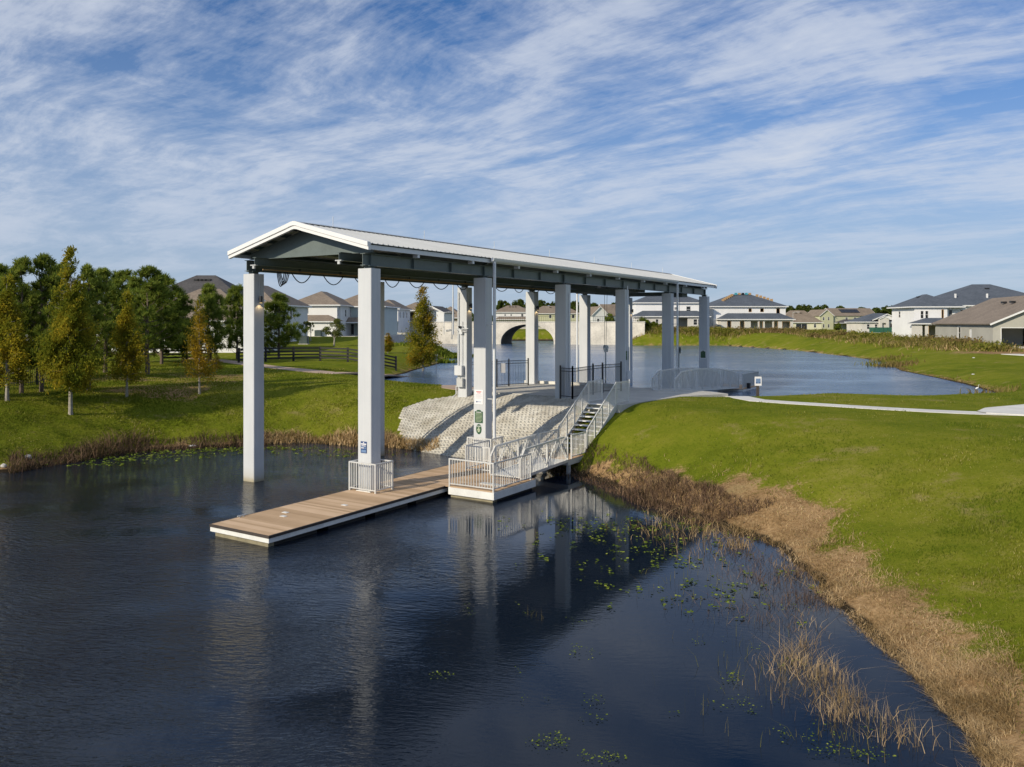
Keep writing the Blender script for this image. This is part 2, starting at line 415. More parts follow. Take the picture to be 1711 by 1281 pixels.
LAKE += [(31,52.5),(23,49.5),(19,51.5)] + [sw(6.2,25.6), sw(4.4,23.6), sw(-6,23.7), sw(-7.6,23.4), (-4.5,58),(-9,64),(-12,71)]
WPT = np.array([(-40,34,9),(-20,42,9),(-12,46,9.5),(-7,45,7.5),(-3,43,6.2),(1,39,5.6),(5,37,6.2),(9,30,11),(9,22,15),(8,12,14),(10,0,14)], float)   # bank width
HPT = np.array([(0,48,2.55),(6,46,2.6),(14,42,2.6),(22,36,2.6),(30,20,2.6),(30,0,2.6),(-10,56,2.6),(-20,55,2.6),(-30,60,2.9),(-45,45,2.6),(-27,89,3.0),(-45,92,3.3),(-35,95,3.3),
    (-33,121,3.66),(-33,150,4.2),(-28,205,4.6),(-22,185,4.3),(36,192,5.2),(30,191,5.0),(55,195,4.5),(93,200,4.2),(72,143,3.85),(66,120,3.5),(60,95,3.2),(46,62,2.7),(38,50,2.6),
    (110,290,4.2),(130,330,4.1),(0,300,4.6),(-80,300,4.5),(0,420,4.5),(300,500,4.3),(-300,500,4.3),(0,1200,4.3),(150,60,3),(-150,60,3.2),(80,0,2.8)], float)
def shep(x, y, P, p=3):
    num = 0; den = 0
    for a, b, v in P:
        wt = 1/(((x-a)**2+(y-b)**2)**(p/2)+8.0); num = num+wt*v; den = den+wt
    return num/den
def terrain(x, y, full=False):
    x = np.asarray(x, float); y = np.asarray(y, float)
    dp = sdist(x, y, POND); dl = sdist(x, y, LAKE)
    wob = (fbm(x*.8, y*.8, 3)-.5)*1.1; dp = dp+wob*np.clip(1-(np.hypot(x+1,y-40)/9), .25, 1)*0+wob*.6*(np.hypot(x+1,y-40) > 9)
    H0 = shep(x, y, HPT)+(fbm(x*.05, y*.05, 9)-.5)*.25
    W = shep(x, y, WPT, 4)
    t = np.clip(dp/W, 0, 1); hp = H0*(1-(1-t)**1.75)
    wl = np.where((y < 70) & (x > 2), 4.0, np.where(x > 25, 9.0, 5.0)); tl = np.clip(dl/wl, 0, 1)
    hl = LZ+(H0-LZ)*(1-(1-tl)**1.8)
    h = np.minimum(hp, hl)
    h = np.where(dp < 0, np.maximum(dp*.35, -1.6), h)
    h = np.where(dl < 0, LZ+np.maximum(dl*.3, -1.2), h)
    bump_ = (fbm(x*1.6, y*1.6, 21)-.47)*.16*np.clip(1-(dp-1)/4, 0, 1)*(dp > .05)
    h = h+bump_
    if full: return h, dp, dl
    return h
def gz(x, y): return float(terrain(np.array([x]), np.array([y]))[0])
YS = np.concatenate([np.arange(11, 80, .05), np.arange(80, 450, .5)])
def hit(px, py):
    """world point where the sight line through a photo pixel meets the ground"""
    xs = (px-CX)/F*YS; zs = CZ-(py-HZ)/F*YS; h = terrain(xs, YS)
    i = np.argmax(zs <= h)
    if zs[i] > h[i]: i = len(YS)-1
    return (float(xs[i]), float(YS[i]), float(h[i]))

def axis(lo, d0, d1, step, hi, g=1.12):
    a = list(np.arange(d0, d1+1e-6, step)); s = step; v = d1
    while v < hi: s *= g; v += s; a.append(v)
    s = step; v = d0; b = []
    while v > lo: s *= g; v -= s; b.append(v)
    return np.array(b[::-1]+a)
GX = axis(-1800, -42, 42, .28, 1800, 1.10)
GY1 = list(np.arange(7, 66, .28)); v = GY1[-1]; s = .28
while v < 240: s = min(s*1.06, 1.3); v += s; GY1.append(v)
while v < 3500: s *= 1.12; v += s; GY1.append(v)
s = .3; v = 7; GB = []
while v > -90: s *= 1.15; v -= s; GB.append(v)
GY = np.array(GB[::-1]+GY1)
gx, gy = np.meshgrid(GX, GY); NX, NY = len(GX), len(GY)
gh, gdp, gdl = terrain(gx.ravel(), gy.ravel(), True)
V = np.stack([gx.ravel(), gy.ravel(), gh], 1)
ii = (np.arange(NY-1)[:, None]*NX+np.arange(NX-1)[None, :]).ravel()
Q = np.stack([ii, ii+1, ii+NX+1, ii+NX], 1)
ground = mesh_obj('ground', V, Q, 'ground', None, True); tag(ground, kind='structure')
X_, Y_ = gx.ravel(), gy.ravel()
DEADP = [hit(*q)[:2] for q in [(985,783),(1050,780),(1150,792),(1230,800),(1300,808),(1360,835),(1400,872),(1402,910),(1450,950),(1500,985),(1560,1030),(1640,1075),(1711,1108),(1830,1150)]]+[(14,9),(16,-20),(8,-20)]+POND_SIDE
dd = sdist(X_, Y_, DEADP)
dead = np.clip(.42-(dd+(fbm(X_*.7, Y_*.7, 8)-.5)*2.2)/2.2, 0, 1)*(gdp > -1)+.8*np.clip(1-gdp/1.1, 0, 1)*(gdp > -1)*(X_ < 2)
dead += .55*np.clip(1-(gdl/2.2), 0, 1)*(gdl > -1)
dead += .85*np.exp(-(((X_-47)/22)**2+((Y_-150)/14)**2)**2)*0
dead += .75*((Y_ > 48) & (Y_ < 62) & (X_ < -19) & (X_ > -36))*fbm(X_*.3, Y_*.3, 5)*1.25
dead += .8*np.exp(-((X_-58)**2+(Y_-96)**2)/50)
soil = np.clip(1.2-np.abs(gdp-.02)/.3, 0, 1)+np.clip(-gdp, 0, 1)+.8*np.clip(1-np.abs(gdl)/.5, 0, 1)
def add_attr(o, name, arr):
    a = o.data.attributes.new(name, 'FLOAT', 'POINT'); a.data.foreach_set('value', arr.astype(np.float32))
add_attr(ground, 'dead', np.clip(dead, 0, 1)); add_attr(ground, 'soil', np.clip(soil, 0, 1))

def water(name, d, z, mat, xr, yr):
    m = (d < 1.6) & (X_ > xr[0]) & (X_ < xr[1]) & (Y_ > yr[0]) & (Y_ < yr[1])
    fm = m[Q].any(1) & (X_[Q[:, 0]] > xr[0]-5)
    q = Q[fm]; u, inv = np.unique(q, return_inverse=True)
    v = np.stack([X_[u], Y_[u], np.full(len(u), z)], 1)
    o = mesh_obj(name, v, inv.reshape(q.shape), mat, None, True); tag(o, kind='structure'); return o
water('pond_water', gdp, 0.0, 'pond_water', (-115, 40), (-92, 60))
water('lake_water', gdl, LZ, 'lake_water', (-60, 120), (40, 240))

def ribbon(name, pts, width, mat, lift=.03, n=40, thick=.12):
    """strip draped on the ground along pts"""
    P = np.array(pts, float); L = np.concatenate([[0], np.cumsum(np.hypot(*np.diff(P, axis=0).T))])
    t = np.linspace(0, L[-1], n); cx_ = np.interp(t, L, P[:, 0]); cy_ = np.interp(t, L, P[:, 1])
    tx, ty = np.gradient(cx_), np.gradient(cy_); l = np.hypot(tx, ty); nx, ny = -ty/l, tx/l
    ws = np.interp(t, L, width) if not np.isscalar(width) else np.full(n, width)
    K = 5; rows = []
    for k in range(K):
        o_ = (k/(K-1)-.5)*ws; rows.append((cx_+nx*o_, cy_+ny*o_))
    zz_ = [terrain(a, b) for a, b in rows]; zc = np.max(zz_, 0)+lift
    vs = []; fs = []
    for i in range(n):
        for k in range(K): vs.append((rows[k][0][i], rows[k][1][i], zc[i]))
        for k in (0, K-1): vs.append((rows[k][0][i], rows[k][1][i], zc[i]-thick-lift))
    m_ = K+2
    for i in range(n-1):
        a = i*m_; b = (i+1)*m_
        for k in range(K-1): fs.append((a+k, a+k+1, b+k+1, b+k))
        fs.append((a, b, b+K, a+K)); fs.append((a+K-1, a+K+1, b+K+1, b+K-1))
    o = mesh_obj(name, vs, fs, mat); tag(o, kind='structure'); return o

# ------------------------------------------------------------------ boat lift canopy
SP, CW, CD, TOP = 7.707, .672, .549, 8.77; XL = -6.53
lift = sroot('boat_lift_canopy', 0, 0, 0)
tag(lift, 'long open boat lift canopy on pale grey concrete columns with a ribbed metal gable roof', 'boat lift')
for side in (0, 1):
    for n in range(6):
        x1 = XL if side == 0 else 0.0
        mb = MB().cbox((x1-CW, n*SP, -1.7), (x1, n*SP+CD, TOP), .018)
        mb.build('column', 'column', lift)
        m2 = MB()      # bearing stub and cap plate
        m2.box((x1-CW/2-.13, n*SP+.12, TOP), (x1-CW/2+.13, n*SP+.42, 8.87))
        m2.box((x1-CW/2-.20, n*SP+.06, 8.855), (x1-CW/2+.20, n*SP+.48, 8.885))
        m2.build('bearing', 'steel_dark', lift)
GYa, GYb = -.1, 39.15
for x in (XL-CW/2, -CW/2):
    mb = MB().ibeam((x, GYa, 9.11), (x, GYb, 9.11), .26, .46, .022)
    y = .27
    while y < GYb:
        for s in (-1, 1): mb.box((x+s*.013, y-.012, 8.91), (x+s*.12, y+.012, 9.31))
        y += SP/3
    mb.build('girder', 'steel_green', lift)
# tapered gable frames at each column line
RX, EW, EZ, RZ = -3.55, 3.85, 9.66, 10.66
def roofz(x): return RZ-(RZ-EZ)*abs(x-RX)/EW
for n in range(6):
    y = n*SP+.27; mb = MB()
    p = [(-7.05, 9.40), (-.10, 9.40), (-.10, roofz(-.1)-.16), (RX, RZ-.16), (-7.05, roofz(-7.05)-.16)]
    k = [(x, y-.008, z) for x, z in p]+[(x, y+.008, z) for x, z in p]; q = len(p)
    mb.add(k, [tuple(range(q)), tuple(range(2*q-1, q-1, -1))]+[(i, q+i, q+(i+1)%q, (i+1)%q) for i in range(q)])
    mb.bar((-7.05, y, 9.39), (-.10, y, 9.39), .16, .018)
    mb.bar((-7.05, y, roofz(-7.05)-.15), (RX, y, RZ-.15), .16, .018); mb.bar((RX, y, RZ-.15), (-.10, y, roofz(-.1)-.15), .16, .018)
    mb.build('gable_frame', 'steel_green', lift)
# runway beams with trolleys' track
for x in (-6.0, -1.25):
    MB().ibeam((x, -.42, 9.24), (x, 39.0, 9.24), .20, .32, .018).build('runway_beam', 'steel_green', lift)
for x in (-6.05, -1.25):
    mb = MB()
    mb.box((x-.16, -.46, 9.06), (x+.16, -.34, 9.10)); mb.box((x-.06, -.44, 8.94), (x+.06, -.36, 9.06))
    mb.build('end_stop', 'galv', lift)
# purlins
mb = MB()
for k in range(5):
    for s in (-1, 1):
        x = RX+s*(.45+k*.78); z = roofz(x)-.09
        mb.bar((x, -.3, z), (x, 39.5, z), .06, .12)
mb.build('purlin', 'steel_dark', lift)
for s, nm in ((-1, 'eave_strut'), (1, 'eave_strut')):
    x = RX+s*(EW-.10); mb = MB().bar((x, -.40, EZ-.13), (x, 39.6, EZ-.13), .05, .17)
    y = 2.6
    while y < 39: mb.box((min(x, x-s*.25), y-.07, EZ-.34), (max(x, x-s*.25), y+.07, EZ-.22)); y += SP/2
    mb.build(nm, 'gutter_white', lift)
# ribbed roof sheets: real trapezoid ribs running down each slope
def roof_sheet(s):
    vs = []; fs = []; y = -.50; prof = []
    while y < 39.75:
        prof += [(y, 0), (y+.20, 0), (y+.22, .032), (y+.26, .032), (y+.28, 0)]; y += .30
    xe = RX+s*EW; xr = RX+s*.03
    for y, d in prof: vs += [(xe, y, EZ+d), (xr, y, roofz(xr)+d)]
    n = len(prof)
    for i in range(n-1): a = 2*i; fs.append((a, a+2, a+3, a+1) if s > 0 else (a, a+1, a+3, a+2))
    for y, d in prof: vs += [(xe, y, EZ+d-.012), (xr, y, roofz(xr)+d-.012)]
    k = 2*n
    for i in range(n-1): a = 2*i+k; fs.append((a, a+1, a+3, a+2) if s > 0 else (a, a+2, a+3, a+1)); fs.append((2*i, k+2*i, k+2*i+2, 2*i+2))
    o = mesh_obj('roof_sheet', vs, fs, 'roof_metal', lift)
roof_sheet(1); roof_sheet(-1)
mb = MB()
mb.bar((RX-.10, -.52, RZ+.035), (RX-.10, 39.75, RZ+.035), .22, .012, up=(-.26,0,1)); mb.bar((RX+.10, -.52, RZ+.035), (RX+.10, 39.75, RZ+.035), .22, .012, up=(.26,0,1))
mb.build('ridge_cap', 'roof_metal', lift)
mb = MB()      # short lightning rods along the ridge
for k in range(7): MB().tube([(RX, 1.6+k*6.1, RZ+.03), (RX, 1.6+k*6.1, RZ+.48)], .012, 5).build('lightning_rod', 'alu', lift)
def fascia(y0, y1):
    """folded rake trim following the gable with a rounded peak"""
    pts = [(RX-EW-.06, EZ-.02), (RX-.45, roofz(RX-.45)+.0), (RX-.15, RZ-.03), (RX, RZ-.008), (RX+.15, RZ-.03), (RX+.45, roofz(RX+.45)), (RX+EW+.06, EZ-.02)]
    prof = [(y0, .065), (y0-.0, -.10), (y0+.05, -.115), (y0+.05, -.24), (y1, -.24), (y1, .065)]
    if y0 > 10: prof = [(y1, .065), (y1, -.10), (y1-.05, -.115), (y1-.05, -.24), (y0, -.24), (y0, .065)]
    vs = []; fs = []; n = len(prof)
    for x, z in pts:
        for y, d in prof: vs.append((x, y, z+d))
    for i in range(len(pts)-1):
        for k in range(n): fs.append((i*n+k, i*n+(k+1)%n, (i+1)*n+(k+1)%n, (i+1)*n+k))
    fs += [tuple(range(n)), tuple(range(len(vs)-1, len(vs)-n-1, -1))]
    mesh_obj('fascia', vs, fs, 'white_trim', lift)
fascia(-.60, -.42); fascia(39.72, 39.86)
# gutters and downpipes on both eaves (middle third of the roof)
for s in (1, -1):
    xe = RX+s*(EW+.01); mb = MB(); a, b = 7.7, 31.2
    pr = [(0, 0), (0, -.15), (.07, -.17), (.14, -.10), (.16, .0), (.145, .0), (.12, -.09), (.065, -.15), (.012, -.135), (.012, 0)]
    vs = [(xe+s*x, y, EZ-.01+z) for y in (a, b) for x, z in pr]; n = len(pr)
    mb.add(vs, [(k, (k+1)%n, n+(k+1)%n, n+k) for k in range(n)]+[tuple(range(n)), tuple(range(2*n-1, n-1, -1))])
    mb.build('gutter', 'gutter_white', lift)
    for y, zb in ((7.85, 1.35), (31.05, 2.0)):
        m3 = MB().cbox((xe+(.02 if s > 0 else -.14), y-.06, zb), (xe+(.14 if s > 0 else -.02), y+.06, EZ-.16), .02)
        m3.build('downpipe', 'gutter_white', lift)
        if s > 0:
            [MB().box((xe-.32, y-.03, q), (xe+.02, y-.01, q+.04)).build('pipe_bracket', 'galv', lift) for q in (6.6, 3.2)]
# slim conduit pipes on the columns
for (x, y, z0, z1) in ((.03, 2*SP+.30, 2.3, 8.3), (.03, 3*SP+.28, 2.3, 9.0), (XL+.03, 3*SP+.28, 2.5, 7.4)):
    MB().tube([(x, y, z0), (x, y, z1)], .028, 6).build('conduit', 'gutter_white', lift)
MB().tube([(.03, 2*SP+.30, 2.75), (.09, 2*SP+.30, 2.45), (.22, 2*SP+.30, 2.36)], .06, 6).build('conduit', 'gutter_white', lift)
# festoon cable loops below the left girder
mb = MB()
def loop(x, y0, y1, drop, r=.022, zt=8.86):
    pts = [(x, y0+(y1-y0)*t/10, zt-drop*(1-(2*t/10-1)**2)) for t in range(11)]
    MB().tube(pts, r, 6).build('festoon_cable', 'rubber', lift)
for k in range(4): loop(-5.75-.04*k, .55+.10*k, .95+.13*k, .62-.05*k)
yy = 1.35
for k in range(13):
    L = 1.15+.15*(k % 3); loop(-5.75, yy, yy+L, .42-.02*k+.03*(k % 2)); yy += L+.7
MB().bar((-5.75, -.2, 8.9), (-5.75, 30, 8.9), .035, .05).build('cable_rail', 'raw_wood', lift)
# hoists with their trolleys, wire ropes and hook blocks
def hoist(y, xh, zb, long_bar):
    h = sroot('hoist', xh, y, 8.8)
    mb = MB(); mb.box((-.55, -.55, -.15), (.45, .55, .25)); mb.box((-6.2-xh, -.9, -.02), (-1.0-xh, -.7, .22)); mb.box((-6.2-xh, .7, -.02), (-1.0-xh, .9, .22))
    o = mb.build('trolley', 'steel_dark', h)
    MB().tube([(-.35, -.35, .30), (-.35, .35, .30)], .17, 12).build('drum', 'gutter_white', h)
    mb = MB(); mb.tube([(-.05, -.12, -.1), (-.05, -.12, zb-8.8+.3)], .014, 5); mb.tube([(-.05, .28, -.1), (-.05, .10, zb-8.8+.3)], .014, 5); mb.build('wire_rope', 'steel_dark', h)
    mb = MB(); mb.box((-.12, -.12, zb-8.8), (.06, .22, zb-8.8+.32)); mb.tube([(-.03, .0, zb-8.8+.05), (-.03, .0, zb-8.8-long_bar)], .055, 8)
    mb.tube([(-.17, .03, zb-8.8+.3), (.10, .03, zb-8.8+.3)], .16, 12); mb.build('hook_block', 'galv' if long_bar > 2 else 'steel_dark', h)
    return h
tag(hoist(27.7, -3.5, 4.7, 2.4), 'hoist with a pale hook block on long wire ropes above the black picket gate', 'hoist', 'hoists under the canopy roof')
tag(hoist(35.6, -1.2, 4.4, 1.8), 'hoist with a dark hook block hanging near the curved galvanised gangway', 'hoist', 'hoists under the canopy roof')
# lamps on the left columns
for n in (0, 2, 3, 5):
    l = sroot('wall_lamp', XL+.02, n*SP+.27, 7.55)
    where = {0: 'column nearest the camera on the left', 2: 'column with the electrical boxes', 3: 'column behind the left picket fence', 5: 'farthest left column beyond the hoists'}[n]
    tag(l, 'small dark downlight with a warm glow on the '+where, 'lamp', 'downlights on the left columns')
    mb = MB(); mb.tube([(.10, 0, .0), (.10, 0, .28)], .075, 10); mb.box((-.018, -.03, .12), (.05, .03, .20)); mb.build('lamp_body', 'black_metal', l)
    MB().tube([(.0, 0, .3), (.0, .0, 1.2)], .015, 6).build('conduit', 'galv', l)
    MB().tube([(.10, 0, -.012), (.10, 0, .0-.002)], .055, 10).build('bulb', 'bulb_glow', l)
    pd = bpy.data.lights.new('lamp_light', 'SPOT'); pd.energy = 4; pd.color = (1,.68,.32); pd.spot_size = R(120); pd.shadow_soft_size = .04
    po = bpy.data.objects.new('lamp_light', pd); col.objects.link(po); po.parent = l; po.location = (.10, 0, -.04)
# meter boxes, pipes and cameras on the third left column
eb = sroot('electrical_cabinet', XL-CW/2, 2*SP-.02, 2.6)
tag(eb, 'white electrical boxes with pipes on the column at the top of the block slope', 'electrical box')
MB().cbox((-.38, -.24, 1.05), (.16, -.001, 1.62), .02).build('cabinet', 'gutter_white', eb)
MB().cbox((-.24, -.22, .38), (.20, -.001, .88), .02).build('cabinet', 'galv', eb)
mb = MB(); mb.tube([(-.22, -.08, 1.6), (-.22, -.08, 5.9)], .03, 6); mb.tube([(.05, -.06, 1.6), (.05, -.06, 4.2)], .02, 6)
mb.tube([(-.14, -.08, .95), (-.14, -.08, .9)], .03, 6); mb.tube([(-.24, -.1, .45), (-.34, -.1, .4), (-.34, -.1, -.05), (-.5, -.3, -.25)], .03, 6); mb.build('conduit', 'gutter_white', eb)
cm = sroot('security_camera', XL-CW/2, 2*SP-.02, 6.4); tag(cm, 'white security cameras bracketed halfway up the column above the electrical boxes', 'camera')
mb = MB(); mb.cbox((-.1, -.14, -.35), (.12, -.001, .1), .02); mb.bar((.0, -.1, 0), (.55, -.12, -.03), .04); mb.bar((.1, -.1, -.2), (.5, -.12, -.22), .03); mb.bar((-.1, -.1, -.1), (-.4, -.25, -.1), .03); mb.build('bracket', 'gutter_white', cm)
for p in ((-.55, -.30, -.12), (.45, -.16, -.10)): MB().bar(p, (p[0]-.18, p[1]-.3, p[2]-.06), .12).build('camera_body', 'white_trim', cm)
MB().tube([(.0, -.22, .12), (.0, -.22, -.02)], [.09, .05], 10).build('dome', 'black_metal', cm)

# ------------------------------------------------------------------ signs on the columns
def sign(x, y, z, wd, ht, label, base, lines, shape='rect', axis_='y', cat='sign'):
    r = sroot('sign', x, y, z); tag(r, label, cat)
    if axis_ == 'x': r.rotation_euler.z = -TH+math.pi/2
    if shape == 'rect': p = [(-wd/2, 0), (wd/2, 0), (wd/2, ht), (-wd/2, ht)]
    elif shape == 'crest': p = [(-wd/2, 0), (wd/2, 0), (wd/2, ht*.88), (wd*.30, ht*.89), (wd*.24, ht*.97), (wd*.1, ht), (-wd*.1, ht), (-wd*.24, ht*.97), (-wd*.30, ht*.89), (-wd/2, ht*.88)]
    else: p = [(math.sin(2*math.pi*k/24)*wd/2*(1 if math.cos(2*math.pi*k/24) < .8 else .9), ht/2-math.cos(2*math.pi*k/24)*ht/2) for k in range(24)]
    n = len(p); mb = MB()
    mb.add([(a, -.012, b) for a, b in p]+[(a, 0, b) for a, b in p], [tuple(range(n)), tuple(range(2*n-1, n-1, -1))]+[(i, n+i, n+(i+1)%n, (i+1)%n) for i in range(n)])
    mb.build('board', base, r)
    for (u0, v0, u1, v1, mt) in lines:
        MB().box((-wd/2+u0*wd, -.017, v0*ht), (-wd/2+u1*wd, -.0135, v1*ht)).build('lettering', mt, r)
W_, B_, L_, G_, K_ = 'sign_white', 'sign_blue', 'sign_blue_light', 'sign_cream', 'sign_grey'
sign(-.36, -.004, 1.76, .30, .44, 'blue sign with white lines on the column inside the dock guard rail', B_,
     [(.42,.86,.58,.95,W_),(.06,.73,.94,.83,W_),(.15,.60,.85,.655,W_),(.1,.50,.92,.56,L_),(.08,.41,.55,.475,W_),(.6,.38,.92,.44,L_),(.12,.06,.9,.28,L_)])
sign(-.37, SP-.004, 2.96, .46, .66, 'white notice with a red heading and blue emblem on the second right column', W_,
     [(.2,.84,.82,.90,'sign_red'),(.3,.76,.72,.80,'sign_red'),(.1,.66,.9,.685,K_),(.1,.60,.86,.62,K_),(.1,.53,.9,.555,K_),(.1,.46,.8,.48,K_),(.1,.39,.9,.41,K_),(.2,.12,.34,.22,B_),(.36,.15,.8,.19,L_)])
sign(-.37, SP-.004, 2.10, .44, .60, 'dark green rectangular plaque with a raised top on the second right column', 'sign_green',
     [(.18,.80,.82,.84,W_),(.10,.70,.90,.73,G_),(.10,.60,.90,.63,G_),(.10,.50,.92,.53,G_),(.10,.40,.90,.43,G_),(.10,.30,.92,.33,G_),(.10,.20,.90,.23,G_),(.10,.10,.80,.13,G_)], 'crest')
sign(-.37, SP-.004, 1.58, .30, .47, 'dark green oval emblem below the green plaque on the second right column', 'sign_green',
     [(.15,.76,.85,.81,W_),(.38,.52,.62,.68,G_),(.24,.36,.76,.50,G_),(.34,.22,.66,.34,G_)], 'oval')
sign(-.33, 5*SP-.004, 3.92, .50, .66, 'green plaque with a pale border on the farthest right column', W_,
     [(.10,.07,.90,.84,'sign_green'),(.32,.85,.68,.93,'sign_green'),(.2,.70,.8,.73,G_),(.2,.55,.8,.58,G_),(.2,.40,.8,.43,G_),(.2,.25,.8,.28,G_)], 'crest')
sign(.004, 3*SP+.27, 4.40, .34, .55, 'green plaque on the shaded side of the fourth right column', 'sign_green', [(.15,.7,.85,.76,G_),(.15,.45,.85,.5,G_)], 'rect', 'x')
cb = sroot('junction_box', .0, 3*SP+.40, 3.2); tag(cb, 'pale junction box on the side of the fourth right column by the fence gate', 'electrical box')
MB().cbox((.002, -.22, 0), (.16, .20, .52), .02).build('cabinet', 'gutter_white', cb); MB().tube([(.08, 0, .52), (.08, 0, 2.0)], .02, 6).build('conduit', 'galv', cb)

# ------------------------------------------------------------------ railings
def rail(mbp, p0, p1, h0=.06, h=1.07, sp=.125, bar=.022, post=None, tilt=True):
    """panel of thin balusters between bottom and top rail; p0, p1 at deck level"""
    p0, p1 = Vector(p0), Vector(p1); d = p1-p0; L = Vector((d.x, d.y, 0)).length
    up = Vector((0,0,1))
    mbp.bar(p0+up*h, p1+up*h, .05, .045); mbp.bar(p0+up*(h0+.04), p1+up*(h0+.04), .04, .035)
    n = max(2, int(L/sp))
    for i in range(1, n):
        q = p0+d*(i/n); mbp.bar(q+up*(h0+.055), q+up*(h-.02), bar, bar, up=(d.x, d.y, 0))
    return mbp
def post(root, p, h, mat='alu', w=.055):
    p = Vector(p); MB().box((p.x-w/2, p.y-w/2, p.z-.03), (p.x+w/2, p.y+w/2, p.z+h)).build('post', mat, root)
def railing(root, pts, h=1.07, mat='alu', sp=.125, postw=.055, every=True):
    for a, b in zip(pts[:-1], pts[1:]):
        rail(MB(), a, b, h=h, sp=sp).build('railing', mat, root)
    if every:
        for p in (pts[:-1] if (Vector(pts[0])-Vector(pts[-1])).length < .01 else pts): post(root, p, h+.02, mat, postw)

# ------------------------------------------------------------------ floating dock
DZ = .38
dock = sroot('floating_dock', 0, 0, 0); tag(dock, 'long floating dock with tan plank deck and white side band running under the right columns', 'dock')
DX0, DX1, DY0, DY1 = -.84, 1.88, -6.55, 9.3
def planks(mb, x0, x1, y0, y1, z, wdt=.138, gap=.006, holes=()):
    y = y0
    while y < y1-.02:
        e = min(y+wdt, y1); segs = [(x0, x1)]
        for (hx0, hx1, hy0, hy1) in holes:
            if e > hy0 and y < hy1:
                segs = [g for a, b in segs for g in ((a, min(b, hx0)), (max(a, hx1), b)) if g[1]-g[0] > .02]
        for a, b in segs: mb.box((a, y, z-.03), (b, e, z))
        y = e+gap
    return mb
holes = [(-.74, .07, -.1, .65), (-.74, .07, SP-.1, SP+.65)]
planks(MB(), DX0+.05, DX1-.05, DY0+.05, DY1, DZ, holes=holes).build('decking', 'decking', dock)
def ring(mb, x0, x1, y0, y1, z0, z1, t, open_back=True):
    mb.box((x0, y0, z0), (x1, y0+t, z1)); mb.box((x0, y0+t+.001, z0), (x0+t, y1, z1)); mb.box((x1-t, y0+t+.001, z0), (x1, y1, z1)); return mb
ring(MB(), DX0, DX1, DY0, DY1, .296, DZ-.002, .045).build('edge_trim', 'deck_edge', dock)
ring(MB(), DX0+.02, DX1-.02, DY0+.02, DY1, .155, .293, .05).build('side_band', 'dock_white', dock)
mb = MB(); y = DY0+.35
while y < DY1:
    mb.box((DX0+.25, y, -.35), (DX1-.16, min(y+1.75, DY1-.1), .15)); y += 2.25
mb.build('float', 'float_black', dock)
MB().box((DX0+.14, DY0+.12, -.35), (DX1-.16, DY0+.34, .153)).build('float', 'float_tan', dock)
mb = MB()
for x, y in ((.35, -4.6), (.9, -2.35), (.0, -4.2)): MB().box((x-.11, y-.07, DZ), (x+.11, y+.07, DZ+.012)).build('deck_plate', 'dock_white', dock)
mb = MB()
for x in (DX0+.12,): mb.tube([(x-.02, DY0+1.0, DZ+.05), (x-.02, DY0+1.35, DZ+.05)], .02, 6); mb.box((x-.04, DY0+1.08, DZ), (x, DY0+1.12, DZ+.05)); mb.box((x-.04, DY0+1.23, DZ), (x, DY0+1.27, DZ+.05))
mb.build('cleat', 'galv', dock)
for yb in (0, SP):      # guard cages round the columns
    g = [(-.76, yb-.35, DZ), (.53, yb-.35, DZ), (.53, yb+.60, DZ), (-.76, yb+.60, DZ), (-.76, yb-.35, DZ)]
    railing(dock, g, 1.07, sp=.115)
    MB().box((-.45, yb-.33, DZ+.0), (.25, yb-.28, DZ+.03)).build('deck_plate', 'dock_white', dock)
# ------------------------------------------------------------------ side platform (floating)
plat = sroot('side_platform', 0, 0, 0); tag(plat, 'square floating platform with aluminium railings beside the dock at the foot of the gangway', 'platform')
PX0, PX1, PY0, PY1, PZ = 1.90, 4.20, 2.04, 5.1, .42
planks(MB(), PX0+.02, PX1-.04, PY0+.04, PY1, PZ).build('decking', 'decking', plat)
mb = MB(); mb.box((PX0+.2, PY0, .115), (PX1, PY0+.05, PZ-.035)); mb.box((PX1-.05, PY0+.052, .115), (PX1, PY1, PZ-.035)); mb.box((PX0+.2, PY1-.05, .115), (PX1-.052, PY1, PZ-.035)); mb.build('side_band', 'dock_white', plat)
mb = MB(); mb.box((PX0+.25, PY0+.10, -.3), (PX1-.12, PY0+.4, .11)); mb.build('float', 'float_tan', plat)
mb = MB(); mb.box((PX0+.25, PY0+.42, -.3), (PX1-.12, PY1-.1, .11)); mb.build('float', 'float_black', plat)
railing(plat, [(PX0+.22, PY0+.06, PZ), (PX1-.06, PY0+.06, PZ), (PX1-.06, PY1-.3, PZ)], 1.05)
railing(plat, [(1.95, 5.15, PZ), (.72, 5.15, PZ), (.72, 6.9, PZ)], 1.05)
MB().box((2.9, 3.0, PZ+.002), (4.0, 3.25, PZ+.05)).build('ramp_plate', 'galv', plat)

